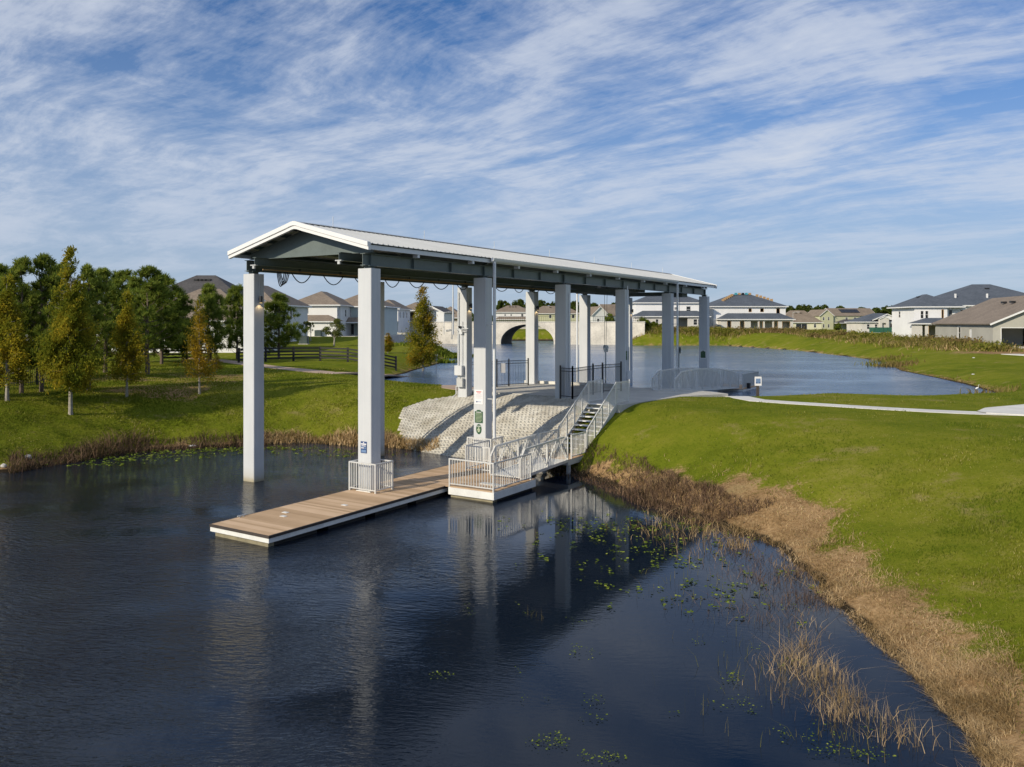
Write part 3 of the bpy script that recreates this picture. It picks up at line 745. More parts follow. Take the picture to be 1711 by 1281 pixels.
# ------------------------------------------------------------------ truss gangway
def gangway(root, xa, xb, pts, h=1.13, mat='galv', panels=4, arch=0.0, bs=.12, bw=.02):
    """box-railed truss gangway: pts = (y0,z0),(y1,z1)"""
    (y0, z0), (y1, z1) = pts; Z = lambda y: z0+(z1-z0)*(y-y0)/(y1-y0); top = lambda y: Z(y)+h+arch*(1-(2*(y-y0)/(y1-y0)-1)**2)
    MB().add([(xa, y0, z0), (xb, y0, z0), (xb, y1, z1), (xa, y1, z1), (xa, y0, z0-.05), (xb, y0, z0-.05), (xb, y1, z1-.05), (xa, y1, z1-.05)],
             [(0,1,2,3),(7,6,5,4),(0,4,5,1),(2,6,7,3)]).build('walkway', 'alu', root)
    n = 12
    for x in (xa, xb):
        mb = MB()
        ys = [y0+(y1-y0)*i/n for i in range(n+1)]
        for a, b in zip(ys[:-1], ys[1:]):
            mb.bar((x, a, Z(a)-.03), (x, b, Z(b)-.03), .07, .12)
            if a > y0+.3 and b < y1-.0: mb.bar((x, a, top(a)), (x, b, top(b)), .07, .07)
        mb.bar((x, y0, Z(y0)), (x, y0, top(y0)-.35), .07); mb.bar((x, y0, top(y0)-.36), (x, ys[1], top(ys[1])), .07)
        for i in range(panels+1):
            y = ys[1]+(y1-ys[1])*i/panels; mb.bar((x, y, Z(y)+.03), (x, y, top(y)-.03), .06)
            if i < panels:
                y2 = ys[1]+(y1-ys[1])*(i+.5)/panels; y3 = ys[1]+(y1-ys[1])*(i+1)/panels
                mb.bar((x-.035, y, Z(y)+.05), (x-.035, y2, top(y2)-.03), .05); mb.bar((x-.035, y2, top(y2)-.03), (x-.035, y3, Z(y3)+.05), .05)
        mb.build('truss', mat, root)
        mb = MB(); k = int((y1-y0)/bs)
        for i in range(1, k):
            y = y0+(y1-y0)*i/k; mb.bar((x+.035, y, Z(y)), (x+.035, y, top(y)-.03-(.33*(1-(y-y0)/(ys[1]-y0)) if y < ys[1] else 0)), bw)
        mb.build('balusters', mat, root)
gw = sroot('gangway', 0, 0, 0); tag(gw, 'short aluminium truss gangway linking the side platform to the stair landing', 'gangway', 'gangways')
gangway(gw, 2.45, 3.88, [(4.45, .56), (8.4, .68)], 1.05, 'alu', 2)
g2 = sroot('gangway', 0, 0, 0); tag(g2, 'long arched galvanised truss gangway going down from the concrete to the lake', 'gangway', 'gangways')
gangway(g2, 2.0, 3.4, [(22.6, 2.70), (35.4, 2.05)], 1.0, 'alu', 6, .32, .12, .02)
p2_ = sroot('lake_platform', 0, 0, 0); tag(p2_, 'small floating platform with grey railings on the lake at the end of the arched gangway', 'platform')
planks(MB(), .2, 3.75, 35.3, 39.6, 1.92).build('decking', 'decking', p2_)
mb = MB(); mb.box((.2, 35.28, 1.62), (3.75, 35.33, 1.88)); mb.box((3.70, 35.34, 1.62), (3.75, 39.6, 1.88)); mb.build('side_band', 'dock_white', p2_)
MB().box((.4, 35.5, 1.2), (3.6, 39.4, 1.6)).build('float', 'float_black', p2_)
railing(p2_, [(3.68, 35.45, 1.92), (3.68, 39.5, 1.92), (1.0, 39.5, 1.92)], 1.07, 'galv', .08)
MB().box((3.75, 36.2, 1.9), (3.95, 36.5, 2.3)).build('bumper', 'rubber', p2_)

# ------------------------------------------------------------------ stair and its landing
st = sroot('outdoor_stair', 0, 0, 0); tag(st, 'steep metal stair with open treads and baluster rails climbing from the landing to the concrete', 'stair')
LX0, LX1, LY0, LY1, LZ_ = 2.35, 3.90, 8.42, 10.3, .68
planks(MB(), LX0, LX1-.02, LY0, LY1, LZ_).build('landing_deck', 'decking', st)
mb = MB(); mb.box((LX0, LY0, LZ_-.25), (LX1, LY0+.05, LZ_-.035)); mb.box((LX1-.05, LY0+.052, LZ_-.25), (LX1, LY1, LZ_-.035)); mb.box((LX0, LY0+.052, LZ_-.25), (LX0+.05, LY1, LZ_-.035)); mb.build('landing_frame', 'alu', st)
for x, y in ((LX0+.12, LY0+.25), (LX1-.12, LY0+.25)): MB().box((x-.07, y-.07, -1.2), (x+.07, y+.07, LZ_-.25)).build('support_post', 'galv', st)
railing(st, [(LX1-.03, LY0+.35, LZ_), (LX1-.03, LY1-.15, LZ_)], 1.03)
railing(st, [(LX0+.03, LY0+.05, LZ_), (LX0+.03, LY1-.05, LZ_)], 1.03)
SY0, SZ0, SY1, SZ1 = 10.3, LZ_, 13.45, 2.68
NT_ = 11
for i in range(NT_):
    f = (i+1)/(NT_+.0); y = SY0+(SY1-SY0)*(i+.5)/NT_; z = SZ0+(SZ1-SZ0)*f
    MB().box((LX0+.07, y-.03, z-.045), (LX1-.08, y+.26, z)).build('tread', 'dock_white', st)
for x in (LX0+.03, LX1-.03):
    MB().bar((x, SY0-.15, SZ0-.10), (x, SY1+.1, SZ1-.05), .05, .28).build('stringer', 'alu', st)
    mb = MB(); rail(mb, (x, SY0, SZ0+.05), (x, SY1, SZ1+.02), h0=.0, h=1.08); mb.build('railing', 'alu', st)
    for k in range(5):
        f = k/4; post(st, (x, SY0+(SY1-SY0)*f, SZ0+(SZ1-SZ0)*f), 1.10)
    railing(st, [(x, SY1+.02, 2.68), (x, SY1+1.5, 2.68)], 1.07)

# ------------------------------------------------------------------ concrete top slab, paths
slab_pts = [(-7.6, 15.9), (-6.6, 16.1), (-4.0, 16.25), (-.2, 16.05), (.6, 14.8), (2.2, 13.5), (4.1, 13.45), (4.45, 16.5), (4.9, 19.6), (5.6, 20.8), (6.6, 22.6), (5.3, 23.5), (4.2, 23.9), (-7.6, 23.9)]
slab = sroot('concrete_slab', 0, 0, 0); slab['kind'] = 'structure'
p = slab_pts; n = len(p)
mesh_obj('slab_top', [(x, y, 0.4) for x, y in p]+[(x, y, 2.665) for x, y in p], [tuple(range(n-1, -1, -1)), tuple(range(n, 2*n))]+[(i, (i+1)%n, n+(i+1)%n, n+i) for i in range(n)], 'concrete', slab)
mb = MB(); mb.box((-7.5, 15.92, 2.667), (.2, 16.2, 2.80)) if False else None
mb.box((-7.6, 23.6, 2.668), (-.8, 23.88, 2.84)); mb.build('slab_kerb', 'concrete_pale', slab)
pathp = [hit(1137, 660)[:2], hit(1250, 668)[:2], hit(1400, 678)[:2], hit(1520, 685)[:2], hit(1600, 689)[:2], hit(1760, 694)[:2]]
ribbon('concrete_path', [sw(5.4, 21.2)]+pathp, 1.25, 'concrete_pale', .02)
padp = [hit(1640, 690)[:2], hit(1690, 689)[:2], hit(1790, 688)[:2]]
ribbon('concrete_pad', padp, [.6, 3.4, 6.0], 'concrete_pale', .05, 20)
lp = [hit(*q)[:2] for q in [(300,597),(345,600),(400,606),(470,615),(560,624),(640,631),(720,637),(755,641)]]+[sw(-9.2, 18.0), sw(-7.2, 18.6)]
ribbon('footpath', lp, 1.9, 'path_brown', .02, 60)
ribbon('concrete_apron', [hit(1688,592)[:2], hit(1720,594)[:2], hit(1780,597)[:2]], 2.2, 'concrete_pale', .04, 12)

# ------------------------------------------------------------------ concrete block mat on the slope
def block_mat():
    poly = [(-9.6,13.4),(-8.6,11.9),(-7.2,10.7),(-5.0,9.9),(-2.5,9.4),(0.5,9.1),(2.3,9.2),(2.3,11.3),(2.2,12.6),(1.2,14.0),(.3,15.3),(-.2,15.95),(-3.8,16.2),(-6.4,16.05),(-7.8,15.8),(-9.0,14.9)]
    st_ = .225; xs = np.arange(-10, 2.6, st_); ys = np.arange(8.8, 16.4, st_)
    A, B = np.meshgrid(xs, ys); A = A.ravel(); B = B.ravel()
    A = A+((np.round(B/st_).astype(int)) % 2)*st_*.5
    d = sdist(A, B, poly)+(fbm(A*.6, B*.6, 4)-.5)*.35; k = d < -.05; A, B = A[k], B[k]
    n = len(A); o_ = st_*.485; i_ = st_*.27
    outer = np.array([(-o_,-o_),(o_,-o_),(o_,o_),(-o_,o_)]); inner = np.array([(-i_,-i_*.9),(i_,-i_*.9),(i_,i_*.9),(-i_,i_*.9)])
    jit = rng.normal(0, .005, (n, 1)); vs = np.zeros((n, 16, 3))
    for j, (pt, dz) in enumerate([*((q, .075) for q in outer), *((q, .085) for q in inner), *((q, -.03) for q in inner), *((q, -.03) for q in outer)]):
        x, y = A+pt[0], B+pt[1]; X = SX+x*C_+y*S_; Y = SY-x*S_+y*C_
        z = terrain(X, Y); vs[:, j] = np.stack([X, Y, z+dz+jit[:, 0]], 1)
    f = []
    for a in range(4):
        b = (a+1) % 4; f += [(a, b, 4+b, 4+a), (4+a, 4+b, 8+b, 8+a), (b, a, 12+a, 12+b)]
    f = np.array(f); fs = (np.arange(n)[:, None, None]*16+f[None]).reshape(-1, 4)
    o = mesh_obj('block_revetment', vs.reshape(-1, 3), fs, 'block')
    tag(o, 'pale open concrete block mat covering the slope between the columns and the pond', 'slope paving')
    return poly
MATPOLY = block_mat()

# ------------------------------------------------------------------ picket fences and gate on the slab
def picket_fence(pts, z, label, gate=None, h=1.62, ph=1.75, name='picket_fence', group='black picket fences'):
    r = empty(name, (*pts[0], z)); tag(r, label, 'fence', group)
    for i, (a, b) in enumerate(zip(pts[:-1], pts[1:])):
        mb = MB((*pts[0], z)); A = Vector((*a, z)); B = Vector((*b, z)); U = Vector((0,0,1)); d = B-A
        for hh in (.12, h-.17, h-.01): mb.bar(A+U*hh, B+U*hh, .03, .035)
        k = int(d.length/.115)
        for j in range(1, k): q = A+d*(j/k); mb.bar(q+U*.05, q+U*h, .016)
        mb.build('picket_panel', 'black_metal', r)
    for a in pts:
        MB((*pts[0], z)).box((a[0]-.045, a[1]-.045, z-.05), (a[0]+.045, a[1]+.045, z+ph)).build('post', 'black_metal', r)
    return r
picket_fence([(-3.1, 49.6), (-.95, 51.0), (-.2, 51.7), (1.05, 52.5)], 2.67, 'black picket fence on the concrete between the electrical box column and the next left column')
f2 = picket_fence([(3.2, 42.9), (4.55, 45.6), (5.2, 46.6), (6.45, 48.0)], 2.67, 'black picket fence with a narrow gate behind the top of the stair')
f3 = picket_fence([(3.2, 42.9), (2.6, 43.6)], 2.67, 'short end panel of black picket fence beside the third right column')
MB((-3.1, 49.6, 2.67)).box((-.72, 51.15, 3.55), (-.42, 51.18, 4.15)).build('notice_board', 'sign_grey', bpy.data.objects['picket_fence'])

# ------------------------------------------------------------------ houses
def wall_mesh(root, x0, x1, y0, y1, z0, z1, mat, op):
    """four walls with real openings; op: side -> list of (u0,u1,v0,v1,kind), v above z0"""
    mb = MB(); T = .2
    sides = {'front': ((x0, y0), (1, 0), x1-x0), 'right': ((x1, y0), (0, 1), y1-y0), 'back': ((x1, y1), (-1, 0), x1-x0), 'left': ((x0, y1), (0, -1), y1-y0)}
    for sd, (o, d, L) in sides.items():
        hs = op.get(sd, []); us = sorted({0, L, *[h[0] for h in hs], *[h[1] for h in hs]}); vs = sorted({0, z1-z0, *[h[2] for h in hs], *[h[3] for h in hs]})
        nx, ny = d[1], -d[0]
        P = lambda u, v, t=0: (o[0]+d[0]*u-nx*t, o[1]+d[1]*u-ny*t, z0+v)
        for a, b in zip(us[:-1], us[1:]):
            for c, e in zip(vs[:-1], vs[1:]):
                if any(h[0] <= a+1e-6 and h[1] >= b-1e-6 and h[2] <= c+1e-6 and h[3] >= e-1e-6 for h in hs): continue
                mb.add([P(a,c), P(b,c), P(b,e), P(a,e)], [(0,1,2,3)]); mb.add([P(a,c,T), P(b,c,T), P(b,e,T), P(a,e,T)], [(3,2,1,0)])
        for (a, b, c, e, kind) in hs:
            mb.add([P(a,c), P(b,c), P(b,e), P(a,e), P(a,c,T), P(b,c,T), P(b,e,T), P(a,e,T)], [(0,4,5,1), (1,5,6,2), (2,6,7,3), (3,7,4,0)])
            if kind == 'void': continue
            if kind == 'door':
                q = MB(); q.add([P(a,c,.08), P(b,c,.08), P(b,e,.08), P(a,e,.08), P(a,c,.13), P(b,c,.13), P(b,e,.13), P(a,e,.13)], [(0,1,2,3), (7,6,5,4), (0,4,5,1), (1,5,6,2), (2,6,7,3), (3,7,4,0)])
                q.build('door', 'white_trim', root); continue
            fr = MB(); w_ = .07; up = (0, 0, 1)
            fm = 'raw_wood' if kind == 'raw' else 'white_trim'
            fr.bar(P(a, c+w_/2, .03), P(b, c+w_/2, .03), .1, w_); fr.bar(P(a, e-w_/2, .03), P(b, e-w_/2, .03), .1, w_)
            fr.bar(P(a+w_/2, c+w_, .03), P(a+w_/2, e-w_, .03), w_, .1, up=(nx, ny, 0)); fr.bar(P(b-w_/2, c+w_, .03), P(b-w_/2, e-w_, .03), w_, .1, up=(nx, ny, 0))
            if kind == 'window': fr.bar(P(a+w_, (c+e)/2, .04), P(b-w_, (c+e)/2, .04), .06, .05)
            if kind == 'wide': fr.bar(P((a+b)/2, c+w_, .04), P((a+b)/2, e-w_, .04), .06, .06, up=(nx, ny, 0))
            f_ = fr.build('window', fm, root)
            if kind != 'raw':
                g_ = MB(); g_.add([P(a+w_,c+w_,.07), P(b-w_,c+w_,.07), P(b-w_,e-w_,.07), P(a+w_,e-w_,.07)], [(0,1,2,3)]); g_.build('pane', 'win_dark', f_)
    mb.build('wall', mat, root)
def trim_ring(mb, x0, x1, y0, y1, z, h=.2, t=.05):
    mb.box((x0-t, y0-t, z-h), (x1+t, y0, z)); mb.box((x0-t, y1, z-h), (x1+t, y1+t, z)); mb.box((x0-t, y0, z-h), (x0, y1, z)); mb.box((x1, y0, z-h), (x1+t, y1, z))
def hip(root, x0, x1, y0, y1, z, pitch, mat, ov=.45, vents=0):
    x0 -= ov; x1 += ov; y0 -= ov; y1 += ov; w_, d = x1-x0, y1-y0; r = min(w_, d)/2; H = r*pitch
    if w_ >= d: rp = [(x0+r, (y0+y1)/2, z+H), (x1-r, (y0+y1)/2, z+H)]; f = [(0,1,5,4), (1,2,5), (2,3,4,5), (3,0,4)]
    else: rp = [((x0+x1)/2, y0+r, z+H), ((x0+x1)/2, y1-r, z+H)]; f = [(0,1,4), (1,2,5,4), (2,3,5), (3,0,4,5)]
    rf = MB().add([(x0,y0,z), (x1,y0,z), (x1,y1,z), (x0,y1,z)]+rp, f+[(3,2,1,0)]).build('roof', mat, root)
    mb = MB(); trim_ring(mb, x0, x1, y0, y1, z-.002); mb.build('eave_trim', 'white_trim', root)
    for k in range(vents):
        t_ = (k+1)/(vents+1); a, b = rp; mx = a[0]+(b[0]-a[0])*t_; my = a[1]+(b[1]-a[1])*t_
        vx, vy = (mx, my-r*.22) if w_ >= d else (mx-r*.22, my)
        MB().box((vx-.35, vy-.3, z+H*.78-.1), (vx+.35, vy+.3, z+H*.78+.13)).build('roof_vent', 'black_metal', rf)
    return rf
def gable(root, x0, x1, y0, y1, z, pitch, mat, axis_, wallmat, ov=.4, t=.12, parent_wall=True):
    if axis_ == 'y':    # ridge runs along y, gable faces front
        c = (x0+x1)/2; H = (x1-x0)/2*pitch; e = (x1-x0)/2+ov; hz_ = z-ov*pitch
        s = [(c-e, hz_), (c, z+H), (c+e, hz_)]; a, b = y0-ov, y1+ov; P = lambda u, v, q: (u, q, v)
        tri = [[(x0, q, z), (x1, q, z), (c, q, z+H)] for q in (y0+.003, y1-.003)]
    else:
        c = (y0+y1)/2; H = (y1-y0)/2*pitch; e = (y1-y0)/2+ov; hz_ = z-ov*pitch
        s = [(c-e, hz_), (c, z+H), (c+e, hz_)]; a, b = x0-ov, x1+ov; P = lambda u, v, q: (q, u, v)
        tri = [[(q, y0, z), (q, y1, z), (q, c, z+H)] for q in (x0+.003, x1-.003)]
    v = [P(u, w_+.01+dz, q) for q in (a, b) for dz in (0, t) for u, w_ in s]
    f = [(3,4,10,9), (4,5,11,10), (0,6,7,1), (1,7,8,2), (0,1,4,3), (1,2,5,4), (6,9,10,7), (7,10,11,8), (0,3,9,6), (2,8,11,5)]
    rf = MB().add(v, f).build('roof', mat, root)
    for q in (a, b):
        dq = -.03 if q == a else .03; mb = MB()
        mb.bar(P(s[0][0], s[0][1]+.0, q+dq), P(s[1][0], s[1][1]+.0, q+dq), .05, .22); mb.bar(P(s[1][0], s[1][1]+.0, q+dq), P(s[2][0], s[2][1]+.0, q+dq), .05, .22)
        mb.build('rake_trim', 'white_trim', root)
    for t3 in tri: MB().add(t3, [(0,1,2)]).build('gable_wall', wallmat, root)
    return rf
def hx(px, Y): return (px-CX)/F*Y
def hzp(py, Y): return CZ-(py-HZ)/F*Y
def house(px, Y, z, rz, label, group='houses round the lake', name='house'):
    r = empty(name, (hx(px, Y), Y, z), R(rz)); tag(r, label, 'house', group); return r
def slab_under(r, x0, x1, y0, y1): MB().box((x0-.15, y0-.15, -2.2), (x1+.15, y1+.15, .02)).build('foundation', 'concrete', r)
W = 'window'
# right bank: two shells wrapped in white
r = house(1058, 192, 5.1, 0, 'white two-storey house shell with grey porch roof seen through the far canopy columns')
slab_under(r, 0, 15.5, -2, 10)
wall_mesh(r, .6, 15.5, 0, 10, 0, 5.9, 'wall_wrap', {'front': [(6.2,7.0,4.2,4.9,W), (10.9,11.9,3.6,5.1,W), (8.3,9.0,4.3,4.9,W)]})
wall_mesh(r, 0, 15.8, -2.4, -.01, 0, 2.9, 'wall_block', {'front': [(4.4,5.1,1.0,2.3,W), (9.3,11.3,.1,2.5,'void'), (12.5,13.4,1.0,2.3,W), (13.5,14.4,1.0,2.3,W), (1.2,2.6,1.0,2.2,W)]})
hip(r, .6, 15.5, 0, 10, 5.9, .42, 'shingle_blue')
hip(r, 0, 15.8, -2.4, 1.6, 2.9, .5, 'shingle_blue', .4)
r = house(1199, 195, 4.4, 2, 'white unfinished two-storey house with roofing bundles stacked on its slate blue hip roof')
slab_under(r, -.9, 15.9, -2.4, 12)
wall_mesh(r, -.9, 15.2, 0, 12, 0, 5.8, 'wall_wrap', {'front': [(7.8,8.5,4.5,5.3,'raw'), (10.4,11.2,4.5,5.3,'raw'), (14.0,14.8,4.0,5.4,'raw')], 'left': [(4,5,4,5.2,'raw')]})
wall_mesh(r, 0, 15.9, -2.4, -.01, 0, 2.95, 'wall_block', {'front': [(1.4,2.3,.7,2.55,'raw'), (4.2,5.2,.7,2.55,'raw'), (6.6,8.2,.1,2.5,'void'), (8.5,9.3,.1,2.5,'raw'), (9.7,11.4,.1,2.5,'void'), (11.7,12.6,.1,2.5,'raw'), (13.5,15.3,.7,2.45,'raw')]})
rf = hip(r, -.9, 15.2, 0, 12, 5.8, .44, 'shingle_blue')
hip(r, 0, 15.9, -2.4, 1.8, 2.95, .52, 'shingle_blue', .4)
for i in range(6): MB().box((1.9+i*.55-.2, 2.2+i*.5, 6.9+i*.24), (1.9+i*.55+.3, 2.7+i*.5, 7.45+i*.24)).build('roofing_bundle', 'raw_wood', r)
for i in range(5): MB().box((12.8-i*.65, 2.6+i*.5, 6.95+i*.27), (13.3-i*.65, 3.1+i*.5, 7.5+i*.27)).build('roofing_bundle', 'raw_wood', r)
for i in range(5): MB().box((5.6+i*.8, 5.4, 8.5), (6.1+i*.8, 5.9, 8.95)).build('roofing_bundle', ['tarp_teal', 'raw_wood', 'black_metal'][i % 3], r)
for q_ in ('white two-storey house shell', 'white unfinished two-storey'):
    for o_ in col.objects:
        if o_.get('label', '').startswith(q_): o_.scale = (1.09, 1.09, 1.09)
# cream ranch behind
r = house(1306, 285, 4.1, 0, 'low cream house with a large brown hip roof right of the roofing bundles house')
slab_under(r, 0, 14, 0, 9); wall_mesh(r, 0, 14, 0, 9, 0, 2.8, 'wall_cream', {'front': [(5,9,.2,2.3,'wide'), (11.3,12.2,.9,2.2,W), (1.5,2.6,.9,2.2,W)]}); hip(r, 0, 14, 0, 9, 2.8, .85, 'shingle_brown', .5, 2)
# green house with solar panels
r = house(1386, 320, 4.0, 8, 'two-storey olive green house with black solar panels on its brown roof')
slab_under(r, 0, 22, 0, 11)
wall_mesh(r, -4.5, 1.2, -.8, 11, 0, 5.6, 'wall_green', {'front': [(1.2,2.0,3.7,5,W), (3.3,4.1,3.7,5,W), (1.2,2.0,.8,2.2,W), (3.3,4.1,.8,2.2,W)]})
wall_mesh(r, 1.21, 20, 0, 10, 0, 5.6, 'wall_green', {'front': [(5.5,6.6,3.9,4.9,W), (9.0,10.2,3.9,4.9,W), (15,16.2,3.5,5,W)]})
gable(r, -4.5, 1.2, -.8, 11, 5.6, .8, 'shingle_brown', 'y', 'wall_green', .35)
g_ = gable(r, 1.5, 20, 0, 10, 5.6, .58, 'shingle_brown', 'x', 'wall_green', .35)
for i in range(5): MB().add([(6+i*1.6, 1.6, 6.85), (7.5+i*1.6, 1.6, 6.85), (7.5+i*1.6, 3.9, 8.18), (6+i*1.6, 3.9, 8.18), (6+i*1.6, 1.6, 6.75), (7.5+i*1.6, 1.6, 6.75), (7.5+i*1.6, 3.9, 8.05), (6+i*1.6, 3.9, 8.05)], [(0,1,2,3), (7,6,5,4), (0,4,5,1), (1,5,6,2), (2,6,7,3), (3,7,4,0)]).build('solar_panel', 'solar', r)
hip(r, 2, 15, -5, .5, 2.7, .45, 'shingle_dark', .3)
for x in (2.4, 6.5, 10.6, 14.6): MB().box((x-.12, -4.9, 0), (x+.12, -4.66, 2.5)).build('porch_post', 'steel_dark', r)
# small white house with open garage
r = house(1442, 205, 4.2, 0, 'small white block house with a gabled front and an open brown garage mouth')
slab_under(r, 0, 12, 0, 10)
wall_mesh(r, 0, 5.2, .4, 10, 0, 2.8, 'wall_block', {'front': [(1.1,1.9,.9,2.2,W), (3.1,3.9,.9,2.2,W)]})
wall_mesh(r, 5.21, 11.9, 0, 10, 0, 2.8, 'wall_block', {'front': [(1.7,6.2,.05,2.3,'raw')]})
wall_mesh(r, 3.9, 6.2, -.8, -.01, 0, 3.6, 'wall_block', {'front': [(.6,1.6,.1,2.5,'void')]})
hip(r, 0, 11.9, .4, 10, 2.8, .42, 'shingle_blue', .45); gable(r, 2.6, 9.6, .2, 6, 3.25, .42, 'shingle_blue', 'y', 'wall_wrap', .3)
gable(r, 3.9, 6.2, -.8, 1, 3.6, .4, 'shingle_blue', 'y', 'wall_wrap', .15)
# big slate blue roofed house
r = house(1528, 143, 3.85, -4, 'large white wrapped two-storey house under a broad slate blue hip roof behind the grey house')
slab_under(r, 0, 26, 0, 18)
wall_mesh(r, 0, 5.6, 0, 10, 0, 5.75, 'wall_wrap', {'front': [(1.0,1.6,3.6,5.0,W), (1.8,2.4,3.6,5.0,W), (4.6,5.0,3.0,5.2,'raw')], 'left': [(3,4,3.8,5,W)]})
wall_mesh(r, 5.61, 26.5, .9, 18.5, 0, 5.95, 'wall_wrap', {'front': [(.6,1.3,3.3,5.2,W), (2.6,3.3,3.3,5.2,W), (6.2,7.0,3.4,5.2,W), (10,10.9,3.4,5.2,W)]})
wall_mesh(r, -.5, 5.9, -3.2, -.01, 0, 2.8, 'wall_block', {'front': [(.5,1.0,.1,2.5,'void'), (1.5,3.9,.3,2.4,'raw'), (4.6,5.2,.1,2.5,'void')]})
hip(r, -.5, 5.9, -3.2, .5, 2.8, .42, 'shingle_blue', .35)
hip(r, -.3, 8, 0, 10, 5.75, .50, 'shingle_blue', .45, 1); hip(r, 5.6, 26.5, .9, 18.5, 5.97, .44, 'shingle_blue', .5, 1)
for x in (14, 8.5): MB().box((x, 3.5, 7.2), (x+.25, 3.75, 8.1)).build('vent_pipe', 'white_trim', r)
# grey stucco house at the right edge
r = house(1659, 106, 3.55, -12.7, 'unpainted grey stucco house with brown gable roof and open garage at the right edge')
slab_under(r, 0, 17, 0, 27)
wall_mesh(r, 0, 17, 0, 26, 0, 3.15, 'wall_grey', {'front': [(1.0,6.2,.05,2.45,'void'), (9,11,.9,2.3,'wide')], 'left': [(11.5,12.9,.75,2.6,W), (16.6,17.7,.1,2.3,'door')]})
gable(r, 0, 17, 0, 26, 3.15, .45, 'shingle_brown', 'y', 'wall_grey', .5)
mb = MB(); mb.box((.92, -.06, .03), (1.0, .0, 2.5)); mb.box((.92, -.06, 2.47), (6.28, 0, 2.55)); mb.build('garage_trim', 'white_trim', r)
MB().box((1.0, 7.0, .03), (6.0, 7.1, 2.6)).build('inner_wall', 'wall_white', r); MB().box((1.3, .9, .03), (2.2, 1.7, .5)).build('rubble', 'black_metal', r)
for y in (9.5, 12.8): MB().box((5.4, y, 5.98), (6.0, y+.7, 6.25)).build('roof_vent', 'black_metal', r)
# houses behind the bridge
r = house(826, 285, 5.2, 0, 'white house with a brown hip roof seen just above the bridge parapet left'); slab_under(r, 0, 13, 0, 9)
wall_mesh(r, 0, 13, 0, 9, 0, 5.3, 'wall_white', {'front': [(3.5,4.1,3.9,4.6,W), (5.6,6.2,3.9,4.6,W), (9.4,10.2,3.7,4.7,W)]}); hip(r, 0, 13, 0, 9, 5.3, .48, 'shingle_brown', .5, 3); hip(r, 0, 13, -3, .5, 2.7, .5, 'shingle_brown', .3)
r = house(884, 285, 5.0, 0, 'pale yellow green house with a brown hip roof above the bridge parapet'); slab_under(r, 0, 18, 0, 10)
wall_mesh(r, 0, 18, 0, 10, 0, 5.0, 'wall_green', {'front': [(.8,1.6,3.3,4.5,W), (7,7.9,3.3,4.5,W), (15,16,3.3,4.5,W)]}); hip(r, 0, 18, 0, 10, 5.0, .5, 'shingle_brown', .5, 2)
r = house(986, 250, 5.6, 14, 'white house with a steep pointed gable right of the bridge'); slab_under(r, 0, 16, 0, 9)
wall_mesh(r, 0, 5.2, -2, 9, 0, 3.6, 'wall_white', {'front': [(1.5,2.3,1.2,2.4,W)]}); gable(r, 0, 5.2, -2, 9, 3.6, .95, 'shingle_brown', 'y', 'wall_white', .3)
wall_mesh(r, 5.21, 16, 0, 9, 0, 3.5, 'wall_white', {'front': [(3,4,1,2.3,W)]}); gable(r, 5, 16, 0, 9, 3.5, .75, 'shingle_brown', 'x', 'wall_white', .3)
# left bank
r = house(212, 110, 3.5, 0, 'two-storey house whose dark ridge roof rises behind the pines'); slab_under(r, 0, 15, 0, 10)
wall_mesh(r, 0, 15, 0, 10, 0, 6.6, 'wall_white', {'front': [(3,4,3.8,5,W), (8,9,3.8,5,W)]}); gable(r, 0, 7, 0, 10, 6.9, .42, 'shingle_dark', 'y', 'wall_white', .35); hip(r, 2.5, 15.2, 0, 10, 6.6, .62, 'shingle_dark', .4, 4)
r = house(214, 94, 3.25, 0, 'white house with a wide brown shingle hip roof behind the golden cypress'); slab_under(r, 0, 15, 0, 12)
wall_mesh(r, 0, 14.5, 0, 12, 0, 3.75, 'wall_white', {'front': [(2,3,1,2.4,W), (5.5,6.5,1,2.4,W), (9,10,1,2.4,W)]}); hip(r, 0, 14.5, 0, 12, 3.75, .60, 'shingle_brown', .5, 2)
r = house(-60, 98, 3.25, 0, 'pale single-storey house mostly hidden behind the trees at the left edge'); slab_under(r, 0, 20, 0, 10)
wall_mesh(r, 0, 20, 0, 10, 0, 3.2, 'wall_white', {'front': [(2,3,1,2.4,W), (9,10,1,2.4,W), (15,16,1,2.4,W)]}); hip(r, 0, 20, 0, 10, 3.2, .5, 'shingle_brown', .5, 2)
r = house(356, 124, 3.66, -6, 'white two-storey house with a brown hip roof behind the pine right of the first column'); slab_under(r, 0, 9.8, 0, 14)
wall_mesh(r, 0, 9.8, 0, 14, 0, 5.85, 'wall_white', {'front': [(7.2,8.0,3.6,4.9,W), (2,2.8,3.6,4.9,W), (7.2,8.0,.9,2.2,W)], 'right': [(1.2,2.1,3.6,5.0,W), (6,7,3.6,5,W), (1.2,2.1,.7,2.2,W)]}); hip(r, 0, 9.8, 0, 14, 5.85, .60, 'shingle_brown', .5)
r = house(487, 150, 4.25, -4, 'white two-storey house with brown porch roof facing the lawn left of the second column'); slab_under(r, 0, 12.5, -2.4, 13)
wall_mesh(r, -.5, 8.8, 1.5, 13, 0, 5.8, 'wall_white', {'front': [(1.0,1.6,3.6,5.0,W)], 'right': [(3,4,3.6,5,W)]})
wall_mesh(r, 3.2, 8.6, 0, 1.49, 0, 5.8, 'wall_white', {'right': [(.3,.9,3.6,5,W)]})
wall_mesh(r, 0, 9.0, -2.2, -.01, 0, 2.75, 'wall_white', {'front': [(1.0,2.0,.9,2.2,W)], 'right': [(.6,1.6,.1,2.2,'window')]})
hip(r, -.5, 8.8, 0, 13, 5.8, .52, 'shingle_brown', .5, 1); hip(r, -.4, 9.0, -2.2, 1.6, 2.75, .5, 'shingle_brown', .4)
